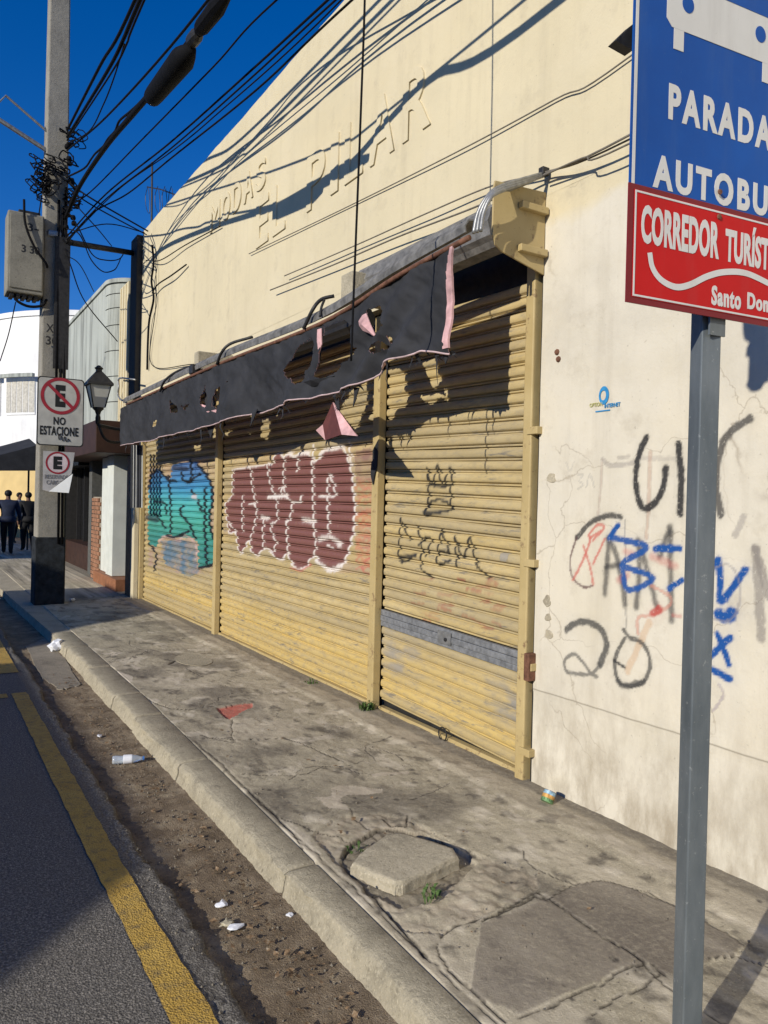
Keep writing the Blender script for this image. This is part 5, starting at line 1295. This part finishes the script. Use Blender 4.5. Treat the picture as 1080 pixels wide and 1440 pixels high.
cable('overhead_cable', [PZ(5.35), P_(130, 300, 2.1), P_(180, 272, 2.4), P_(240, 223, 2.58), P_(360, 127, 2.66), P_(495, 0, 2.72), (2.75, 1.5, 4.95), (2.75, -3, 5.0)], .010, 'lowest cable of the set running close above the parapet', group=G3)
cable('overhead_cable', [PZ(5.38), P_(165, 268, 2.3), P_(240, 214, 2.50), P_(300, 165, 2.62), P_(480, 0, 2.70), (2.7, 1.5, 5.3), (2.7, -3, 5.4)], .007, 'thin cable between the thicker ones above the parapet', group=G3)
G1 = 'cables rising steeply from the pole top'
cable('overhead_cable', [PZ(7.05), P_(140, 94, 1.72), P_(190, 0, 1.68), (1.6, 2, 6.2), (1.5, -4, 6.4)], .018, 'leftmost steep cable rising from the pole to the top edge', group=G1)
cable('overhead_cable', [PZ(6.95), P_(150, 102, 1.72), P_(176, 50, 1.69), P_(197, 0, 1.67), (1.6, 2, 6.1), (1.5, -4, 6.3)], .020, 'middle thick steep cable rising from the pole to the top edge', group=G1)
cable('overhead_cable', [PZ(6.9), P_(155, 105, 1.73), P_(178, 62, 1.71), P_(203, 0, 1.67), (1.62, 2, 6.05), (1.5, -4, 6.2)], .011, 'thin steep cable right of the thick pair from the pole', group=G1)
cable('overhead_cable', [PZ(6.85), P_(125, 185, 1.82), P_(145, 148, 1.78), P_(160, 110, 1.75), P_(175, 62, 1.71)], .008, 'slack thin cable drooping under the steep cables', group=G1)
# splice case
sa_, sb_ = P_(214, 128, 1.72), P_(270, 56, 1.72)
ax_ = sb_ - sa_; L_ = np.linalg.norm(ax_); ax_ /= L_; s1_ = np.cross(ax_, (0, 0, 1)); s1_ /= np.linalg.norm(s1_); u1_ = np.cross(s1_, ax_)
sp = thing('splice_case', sa_, 'bulky black splice case hanging on the thick overhead cable', 'cable joint')
b = MB(); Mx = np.stack([s1_, u1_, ax_], 1)
b.lathe([(0, .0), (.05, .0), (.075, .02), (.08, .1), (.088, L_ * .5), (.094, L_ * .80), (.075, L_ * .88), (.04, L_ * .99), (0, L_ * .99)], sa_ - u1_ * .06, 14, Mx); b.build('splice_body', M['cable'], sp, True)
b = MB(); b.lathe([(.03, L_ * .98), (.05, L_ * 1.0), (.05, L_ * 1.10), (.032, L_ * 1.14)], sa_ - u1_ * .01, 10, Mx); b.build('end_clamp', M['dark_metal'], sp)
b = MB(); b.lathe([(.035, L_ * 1.14), (.055, L_ * 1.2), (.06, L_ * 1.5), (.03, L_ * 1.7)], sa_, 10, Mx); b.build('tape_wrap', M['cable'], sp)
# dropper hanging in front of the facade
cable('dropper_cable', [(1.90, 3.50, 6.3), (1.90, 3.45, 5.1), (1.915, 3.44, 4.3), (1.905, 3.435, 3.6), (1.895, 3.44, 2.9), (1.89, 3.45, 2.33)], .0058, 'single black cable hanging straight down in front of the lettering', group='hanging cables')
# cables stapled along the wall
GWc = 'cables strung along the shop wall'
cable('wall_cable', [P_(380, 408, 3.0), P_(470, 372, 3.01), P_(560, 333, 3.0), P_(676, 288, 3.0), P_(764, 246, 3.02), P_(885, 190, 2.98), (2.98, .5, 3.55)], .006, 'grey wall cable running from the awning arm tip toward the sign', 'grey_cable', GWc)
cable('wall_cable', [P_(400, 388, 3.02), P_(500, 345, 3.03), P_(600, 300, 3.02), P_(690, 262, 3.03), P_(764, 243, 3.03), P_(885, 196, 3.0), (3.0, .5, 3.5)], .005, 'upper grey wall cable meeting the awning arm tip', 'grey_cable', GWc)
cable('wall_cable', [P_(764, 247, 3.0), P_(820, 222, 2.98), P_(885, 202, 2.97), (2.98, .5, 3.45)], .005, 'short grey wall cable leaving the awning arm tip', 'grey_cable', GWc)
cable('wall_cable', [P_(350, 357, 3.05), P_(480, 295, 3.06), P_(640, 215, 3.05), P_(780, 140, 3.06), P_(885, 80, 3.06), (3.06, .5, 4.2)], .0045, 'faint thin wall cable sloping below the raised lettering', 'grey_cable', GWc)
# corner service drops
G2 = 'service drops at the building corner'
for k_, (pts, r) in enumerate((
    ([PZ(6.3), P_(130, 280, 2.1), P_(208, 325, 3.02)], .012), ([PZ(6.2), P_(132, 290, 2.1), P_(206, 330, 3.02)], .010), ([PZ(5.5), P_(150, 315, 2.4), P_(203, 327, 3.02)], .008),
    ([PZ(6.1), P_(122, 305, 2.0), P_(140, 325, 2.3), P_(157, 346, 2.7)], .008), ([PZ(5.9), P_(110, 320, 1.9), P_(130, 358, 2.2), P_(150, 366, 2.5), P_(168, 364, 2.8), P_(176, 352, 2.95)], .009),
    ([PZ(5.6), P_(112, 330, 1.9), P_(128, 365, 2.2), P_(145, 382, 2.5), P_(160, 380, 2.7), P_(166, 372, 2.8), P_(170, 362, 2.85)], .009),
    ([PZ(5.3), P_(100, 375, 1.85), P_(120, 425, 2.2), P_(165, 480, 2.9)], .009), ([PZ(5.2), P_(112, 372, 2.0), P_(132, 410, 2.5)], .007),
    ([P_(214, 345, 3.03), P_(216, 370, 3.02), P_(213, 395, 3.03), P_(216, 420, 3.02), P_(210, 450, 3.03), P_(208, 480, 3.04), P_(207, 520, 3.05)], .016),
    ([P_(205, 366, 3.03), P_(225, 366, 3.0), P_(260, 345, 3.03), P_(310, 318, 3.05)], .007),
    ([P_(214, 412, 3.02), P_(222, 400, 3.0), P_(240, 388, 3.0), P_(262, 372, 3.04)], .010), ([P_(219, 350, 3.03), P_(219, 430, 3.04), P_(213, 512, 3.05), P_(275, 512, 3.05)], .006),
    ([P_(55, 300, 1.6), P_(58, 280, 1.62), P_(62, 262, 1.64)], .010), ([P_(0, 508, 1.2), P_(12, 470, 1.3), P_(22, 425, 1.35)], .010))):
    lab = ['upper service drop from pole to building corner', 'lower service drop from pole to building corner', 'thin service drop to the corner just above the strut', 'thin drop ending on the dark strut', 'slack loop hanging below the strut end', 'deepest slack loop under the strut', 'long drop falling to the grey neighbouring facade', 'short thin drop beside the pole under the strut', 'thick bundled cable running down the cream wall end', 'cable leaving the wall end toward the lettering', 'short thick curved cable at the cream wall end', 'thin cable framing the far wall end', 'short lead between cabinet and pole tangle', 'lead hanging from the bottom of the grey cabinet'][k_]
    cable('service_cable', pts, r, lab, group=G2)
# unseen tarpaulin scrap added, outline shaped to cast the dark patch beside the sign
C10 = lambda x, y: (1000 + x / 10.29, 440 + y / 10.29)
tp_ = []
for q in ((455, 100), (460, 300), (480, 390), (540, 430), (555, 445), (515, 520), (500, 630), (545, 650), (530, 1000), (505, 1060), (570, 1140), (640, 1145), (720, 1110), (780, 1010), (840, 1000), (850, 700), (845, 100)):
    S_ = onx(*C10(*q), WX); tp_.append(S_ - D * ((WX - 1.2) / D[0]))
b = MB(); b.prism(tp_, (.012, .004, 0)); tag(b.build('shadow_tarpaulin', M['black_cloth']), 'unseen black tarpaulin scrap added above the frame to cast the patch beside the sign', 'tarpaulin')
zc = max(p_[2] for p_ in tp_); cable('dropper_cable', [tp_[0] + (0, -.05, -.03), tp_[0] + (.0, -.05, .6), (1.3, 1.3, 5.0), (1.5, 1.2, 6.15)], .006, 'thin unseen cable added to hold the shadow-casting tarpaulin scrap', group='hanging cables')

# ================================================================== NEIGHBOURING BUILDINGS
def streaky(name, col, st=.7):
    t = NT(name, .85, .2); c = t.ramp(t.noise(1.5, 5), [(.3, tuple(np.array(col) * .9)), (.7, tuple(np.array(col) * 1.05))])
    s_ = t.noise(1.0, 6, .7, t.mapped((4, 4, .35))); c = t.mix(t.ramp(s_, [(.46, 0.0), (.62, st)]), c, (.06, .06, .055))
    t.color(c); t.bump(t.noise(20, 5), .3, .01); return t.m
M['grey_plaster'] = streaky('stained_grey_plaster', (.42, .44, .39), .5); M['white_plaster'] = streaky('far_white_plaster', (.82, .81, .78), .08)
nb = thing('neighbour_building', (3, 16, 0), 'grey plaster neighbouring building with rounded corner and dark shop below', 'building')
NX = 2.86; y0_, y1_, r_ = 13.82, 21.2, .55
arc = [(NX + r_ - r_ * math.cos(a), y0_ + r_ - r_ * math.sin(a)) for a in np.linspace(0, math.pi / 2, 12)][::-1]
foot = [(11, y0_)] + arc + [(NX, y1_), (11, y1_)]
b = MB(); b.prism([(x, y, 2.95) for x, y in foot], (0, 0, 2.43)); nw_ = b.build('upper_wall', M['grey_plaster'], nb)
for z in (3.3, 3.75, 4.2, 4.65, 4.95, 5.2):
    b = MB(); b.tube([(x - .004, y - .004, z) for x, y in arc], .006, 4); b.build('plaster_groove', M['dark_metal'], nw_)
b = MB(); b.prism([(x, y, 5.385) for x, y in [(11, y0_ - .03)] + [(x - .03, y - .03) for x, y in arc] + [(NX - .03, y1_), (11, y1_)]], (0, 0, .07)); b.build('coping', M['grey_plaster'], nb)
M['brown_fascia'] = plain('dark_brown_fascia', (.045, .022, .014), .6, 0, .3, 6)
b = MB(); b.box(2.55, 3.4, 13.4, 17.5, 2.36, 2.9); b.build('fascia', M['brown_fascia'], nb, bevel=.01)
M['pillar_white'] = plain('pillar_white', (.60, .62, .56), .8, 0, .1, 4, .1); M['dark_glass'] = plain('dark_shopfront', (.012, .012, .013), .25, 0, .3, 3, 0, .5)
b = MB(); b.box(2.98, 3.35, 14.05, 14.55, 0.22, 2.36); b.build('pillar', M['pillar_white'], nb, bevel=.01)
b = MB(); b.box(3.05, 3.35, 14.70, 15.35, 0.22, 2.36); b.build('pillar', M['pillar_white'], nb, bevel=.01)
M['tile_red'] = plain('terracotta_tile', (.27, .115, .055), .6, 0, .25, 9, .1)
b = MB(); b.box(2.93, 3.4, 13.5, 15.4, -.05, .215); b.build('tiled_plinth', M['tile_red'], nb, bevel=.008)
bk = MB(); b.box(3.03, 3.35, 15.42, 16.2, 0, 1.7); 
bw = MB(); bw.box(3.06, 3.4, 15.41, 16.2, 0, 1.62); bwo = bw.build('brick_pier', plain('mortar', (.3, .26, .2), .9), nb)
bm_ = plain('brick_face', (.30, .15, .085), .85, 0, .35, 6, .2)
for i in range(20):
    for j in range(3):
        yb_ = 15.42 + j * .26 + (.13 if i % 2 else 0); ye = min(yb_ + .245, 16.2)
        if ye - yb_ > .05:
            b = MB(); b.box(3.03, 3.059, yb_, ye, .01 + i * .08, .075 + i * .08); b.build('brick', bm_, bwo)
b = MB(); b.box(3.55, 3.7, 13.2, 21, 0, 2.95); b.build('shop_window', M['dark_glass'], nb)
b = MB(); b.box(3.1, 3.5, 16.6, 16.9, 0, 2.36); b.build('pillar', plain('dark_pillar', (.10, .10, .09), .8), nb)  # pillar colour darkened for the deep shade beyond the pole
b = MB(); b.box(3.0, 3.6, 20.5, 21.15, 0, 2.29); b.build('end_pier', plain('dark_end_pier', (.03, .028, .025), .8), nb)
b = MB(); b.box(3.0, 3.6, 17.6, 21.1, 2.3, 2.96); b.build('shop_canopy', M['dark_glass'], nb)
b = MB(); b.box(3.2, 3.55, 16.95, 20.8, 0, .55); b.build('window_plinth', M['brown_fascia'], nb)  # plinth darkened in colour for the same deep shade
for y in (17.8, 18.6, 19.4, 20.3):
    b = MB(); b.box(3.45, 3.54, y, y + .06, .5, 2.3); b.build('mullion', M['dark_metal'], nb)
# rounded white corner building across the side street
wb = thing('corner_building', (6, 33, 0), 'bright white corner building with rounded front beyond the side street', 'building')
cx_, cy_, R_ = 8.2, 36.5, 6.0
angs = np.radians(np.linspace(150, 290, 40))
def arcbody(z0, z1, R, mat, name, parent):
    b = MB(); b.prism([(cx_ + R * math.cos(a), cy_ + R * math.sin(a), z0) for a in angs] + [(cx_ + 6, cy_ + 5, z0)], (0, 0, z1 - z0)); return b.build(name, mat, parent)
uw = arcbody(3.5, 8.55, R_, M['white_plaster'], 'upper_wall', wb)
M['far_yellow'] = plain('far_yellow_wall', (.66, .49, .22), .85, 0, .08, 2)
arcbody(-.1, 3.49, R_ - .12, M['far_yellow'], 'lower_wall', wb)
arcbody(8.55, 8.75, R_ + .06, M['white_plaster'], 'coping', wb)
def awin(a0, a1, z0, z1, name, mat, R, parent):
    b = MB(); aa = np.radians(np.linspace(a0, a1, 8)); b.prism([(cx_ + R * math.cos(a), cy_ + R * math.sin(a), z0) for a in aa] + [(cx_ + (R - .15) * math.cos(a), cy_ + (R - .15) * math.sin(a), z0) for a in aa[::-1]], (0, 0, z1 - z0)); return b.build(name, mat, parent)
for (ua, ub) in ((10, 50), (-14, 2)):
    def ang(u):
        best = min(np.linspace(150, 290, 700), key=lambda a: abs(((cx_ + R_ * math.cos(math.radians(a))) / (cy_ + R_ * math.sin(math.radians(a)))) - ray(u, 550)[0] / ray(u, 550)[1]) + (0 if a > 185 else 0))
        return best
    A0, A1 = ang(ua), ang(ub)
    w_ = awin(A0, A1, 4.75, 6.15, 'window', M['white_plaster'], R_ + .03, wb)
    n_ = 5
    for k_ in range(n_):
        awin(A0 + (A1 - A0) * (k_ + .08) / n_, A0 + (A1 - A0) * (k_ + .92) / n_, 4.85, 6.05, 'shutter_leaf', plain('pale_shutter', (.5, .47, .4), .7), R_ + .045, w_)
    awin(A0 - 1, A1 + 1, 6.16, 6.30, 'window_hood', M['grey_plaster'], R_ + .35, wb)
# dark fabric canopy over the far pavement
cn_ = thing('shop_canopy', (3, 25, 2.4), 'dark drooping canopy over the far pavement above the pedestrians', 'canopy')
cp = [ony(u, v, 24.0) for u, v in ((-60, 640), (0, 640), (30, 632), (52, 626), (52, 662), (-60, 662))]
b = MB(); b.prism(cp, (0, 1.8, .3)); b.build('canopy_cloth', M['black_cloth'], cn_)
for x in (cp[3][0] - .1, cp[0][0] + .1):
    b = MB(); b.tube([(x, 24.9, -.05), (x, 24.9, 2.7)], .03, 6); b.build('canopy_post', M['dark_metal'], cn_)

# ================================================================== PEOPLE
def person(loc, face, lab, cols, bag=False, seed=0, scale=1.0, stride=.22):
    cloth, trou, hairc = cols
    t = thing('person', loc, lab, 'person', 'pedestrians on the far pavement')
    fx, fy = math.cos(face), math.sin(face); Fv = np.array([fx, fy, 0]); Sv = np.array([-fy, fx, 0]); L0 = np.array(loc)
    Pt = lambda s_, f_, z: L0 + (Sv * s_ + Fv * f_ + np.array([0, 0, z])) * scale
    J = {}; E = []; R = {}
    def add(n_, p_, r, parent=None):
        J[n_] = p_; R[n_] = r
        if parent: E.append((parent, n_))
    add('pel', Pt(0, 0, .93), .175); add('waist', Pt(0, .01, 1.08), .165, 'pel'); add('chest', Pt(0, .02, 1.30), .19, 'waist'); add('neckb', Pt(0, .02, 1.45), .07, 'chest'); add('neck', Pt(0, .03, 1.50), .052, 'neckb')
    add('head', Pt(0, .05, 1.60), .088, 'neck'); add('crown', Pt(0, .045, 1.67), .078, 'head'); add('nose', Pt(0, .135, 1.59), .016, 'head')
    for s_ in (-1, 1):
        k_ = 'L' if s_ < 0 else 'R'; f_ = stride * s_
        add('sh' + k_, Pt(.20 * s_, .02, 1.39), .085, 'chest'); add('el' + k_, Pt(.27 * s_, -.04 - f_ * .4, 1.12), .064, 'sh' + k_); add('wr' + k_, Pt(.28 * s_, .06 - f_ * .7, .90), .042, 'el' + k_); add('pa' + k_, Pt(.28 * s_, .075 - f_ * .7, .83), .034, 'wr' + k_)
        for m_, (do, dl) in enumerate(((-.026, .08), (-.009, .092), (.009, .088), (.026, .072))):
            add(f'f{k_}{m_}', Pt(.28 * s_, .08 - f_ * .7 + do, .80), .010, 'pa' + k_); add(f'g{k_}{m_}', Pt(.27 * s_, .085 - f_ * .7 + do, .80 - dl), .008, f'f{k_}{m_}')
        add('th' + k_, Pt(.255 * s_, .115 - f_ * .7, .79), .010, 'pa' + k_)
        add('hip' + k_, Pt(.09 * s_, 0, .88), .12, 'pel'); add('kn' + k_, Pt(.10 * s_, .04 + f_ * .5, .50), .085, 'hip' + k_); add('an' + k_, Pt(.10 * s_, f_ * 1.0 - .03, .10), .058, 'kn' + k_); add('toe' + k_, Pt(.11 * s_, f_ * 1.0 + .14, .04), .036, 'an' + k_)
    names = list(J); me = bpy.data.meshes.new('body'); me.from_pydata([tuple(J[n_]) for n_ in names], [(names.index(a), names.index(b_)) for a, b_ in E], [])
    o = bpy.data.objects.new('body', me); put(o, t)
    sk = o.modifiers.new('skin', 'SKIN'); sk.use_smooth_shade = True
    lay = me.skin_vertices[0].data if me.skin_vertices else None
    if lay is None:
        bm = bmesh.new(); bm.from_mesh(me); bm.verts.layers.skin.verify(); bm.to_mesh(me); bm.free(); lay = me.skin_vertices[0].data
    for i, n_ in enumerate(names): lay[i].radius = (R[n_] * scale, R[n_] * scale); lay[i].use_root = (n_ == 'pel')
    o.modifiers.new('sub', 'SUBSURF').levels = 1; o.modifiers['sub'].render_levels = 1
    dg = bpy.context.evaluated_depsgraph_get(); ev = o.evaluated_get(dg); m2 = bpy.data.meshes.new_from_object(ev); o.modifiers.clear(); o.data = m2
    for c_ in (cloth, trou, M['skin'], M['shoe']): m2.materials.append(c_)
    for pg in m2.polygons:
        z = (pg.center[2] - L0[2]) / scale; sd = abs((np.array(pg.center) - L0) @ Sv) / scale
        pg.use_smooth = True
        pg.material_index = 2 if z > 1.47 or (sd > .22 and z < .90) else (0 if z > .92 else (3 if z < .085 else 1))
    # hair cap
    bm = bmesh.new(); bmesh.ops.create_icosphere(bm, subdivisions=3, radius=.094 * scale)
    hc = Pt(0, .03, 1.635)
    for v in list(bm.verts):
        c_ = np.array(v.co); fr = c_ @ Fv
        if fr > .055 * scale and c_[2] < .03 * scale: bm.verts.remove(v)
    for v in bm.verts: 
        c_ = np.array(v.co); v.co = Vector(c_ * (1 + .06 * float(fbm(np.array(c_[0] * 40), np.array(c_[2] * 40), seed, 2))) + hc)
    mh = bpy.data.meshes.new('hair'); bm.to_mesh(mh); bm.free(); mh.materials.append(hairc); put(bpy.data.objects.new('hair', mh), o)
    # jacket hem
    b = MB(); b.lathe([(.20 * scale, 0), (.205 * scale, .06 * scale), (.19 * scale, .16 * scale)], Pt(0, .0, .86), 14); b.build('jacket_hem', cloth, o, True)
    if bag:
        hnd = J['paR']; crumple_bag = MB()
        c_ = np.array(hnd) - np.array([0, 0, .33]); crumple_bag.lathe([(.03, -.17), (.10, -.15), (.125, -.05), (.11, .08), (.05, .19), (.02, .27)], c_, 12); bo = crumple_bag.build('carrier_bag', M['white_plastic'], None, True); tag(bo, 'white plastic carrier bag in the hand of the leftmost pedestrian', 'bag')
    return t
M['skin'] = plain('skin', (.16, .085, .055), .6, 0, .1, 10); M['shoe'] = plain('shoe', (.03, .03, .03), .6)
dk = plain('dark_blue_jacket', (.012, .018, .04), .8); bk_ = plain('black_clothes', (.012, .012, .013), .8); hair = plain('black_hair', (.008, .007, .006), .6)
lg_ = plain('pale_grey_top', (.35, .33, .30), .8)
q1_, q2_ = onz(10, 780, -.01), onz(39, 776, -.01)
person((q1_[0], q1_[1], 0.0), math.radians(80), 'person in dark blue jacket walking with a white carrier bag', (dk, bk_, hair), True, 1, 1.02, .2)
person((q2_[0], q2_[1], 0.0), math.radians(100), 'person in all black clothes walking nearest the utility pole', (bk_, bk_, hair), False, 2, 1.0, .12)
q3_ = ony(25, 775, 28.5)
person((q3_[0], 28.5, 0.0), math.radians(-60), 'person in pale top half hidden between the two dark pedestrians', (lg_, bk_, hair), False, 3, 1.0, .1)

# ================================================================== OPPOSITE SIDE OF THE STREET (gives the shade on the road)
M['opp'] = wall_paint('opposite_plaster', (.42, .36, .28), dirty=.5)
M['roof_tile'] = plain('opposite_roof', (.25, .15, .1), .85, 0, .2, 3)
def opposite(name, foot, Hh, label, wins):
    t = thing(name, (foot[0][0], foot[0][1], 0), label, 'house'); b = MB(); b.prism([(x, y, -.1) for x, y in foot], (0, 0, Hh + .1)); b.build('wall', M['opp'], t)
    c = np.mean(foot, 0); b = MB(); b.prism([(x, y, Hh) for x, y in foot], (0, 0, .02)); b.build('roof', M['roof_tile'], t)
    for (ya, yb, za, zb_) in wins:
        b = MB(); b.box(-7.53, -7.49, ya, yb, za, zb_); b.build('door' if za < .1 else 'window', M['brown_door'], t, bevel=.01)
opposite('opposite_house', [(-7.5, .62), (-7.5, 5.5), (-14, 5.5), (-14, -1.0), (-8.95, -.82)], 3.43, 'low house across the street shading the near road', [(1.2, 2.2, 0, 2.3), (3.4, 4.4, .9, 2.3)])
opposite('opposite_house', [(-9.06, 6.13), (-7.5, 7.38), (-7.5, 10.7), (-14, 10.7), (-14, 5.62), (-9.8, 5.62)], 4.38, 'taller house across the street shading the pavement by the pole', [(8.5, 9.6, 0, 2.3)])
opposite('opposite_house', [(-7.5, 18.2), (-7.5, 40), (-14, 40), (-14, 18.2)], 4.9, 'tall house across the street shading the far pedestrians', [(20, 21, 0, 2.3)])
opposite('opposite_house', [(-7.5, 10.75), (-7.5, 18.15), (-14, 18.15), (-14, 10.75)], 3.3, 'low house across the street beyond the taller one', [(12, 13, 0, 2.3), (15, 16, .9, 2.3)])
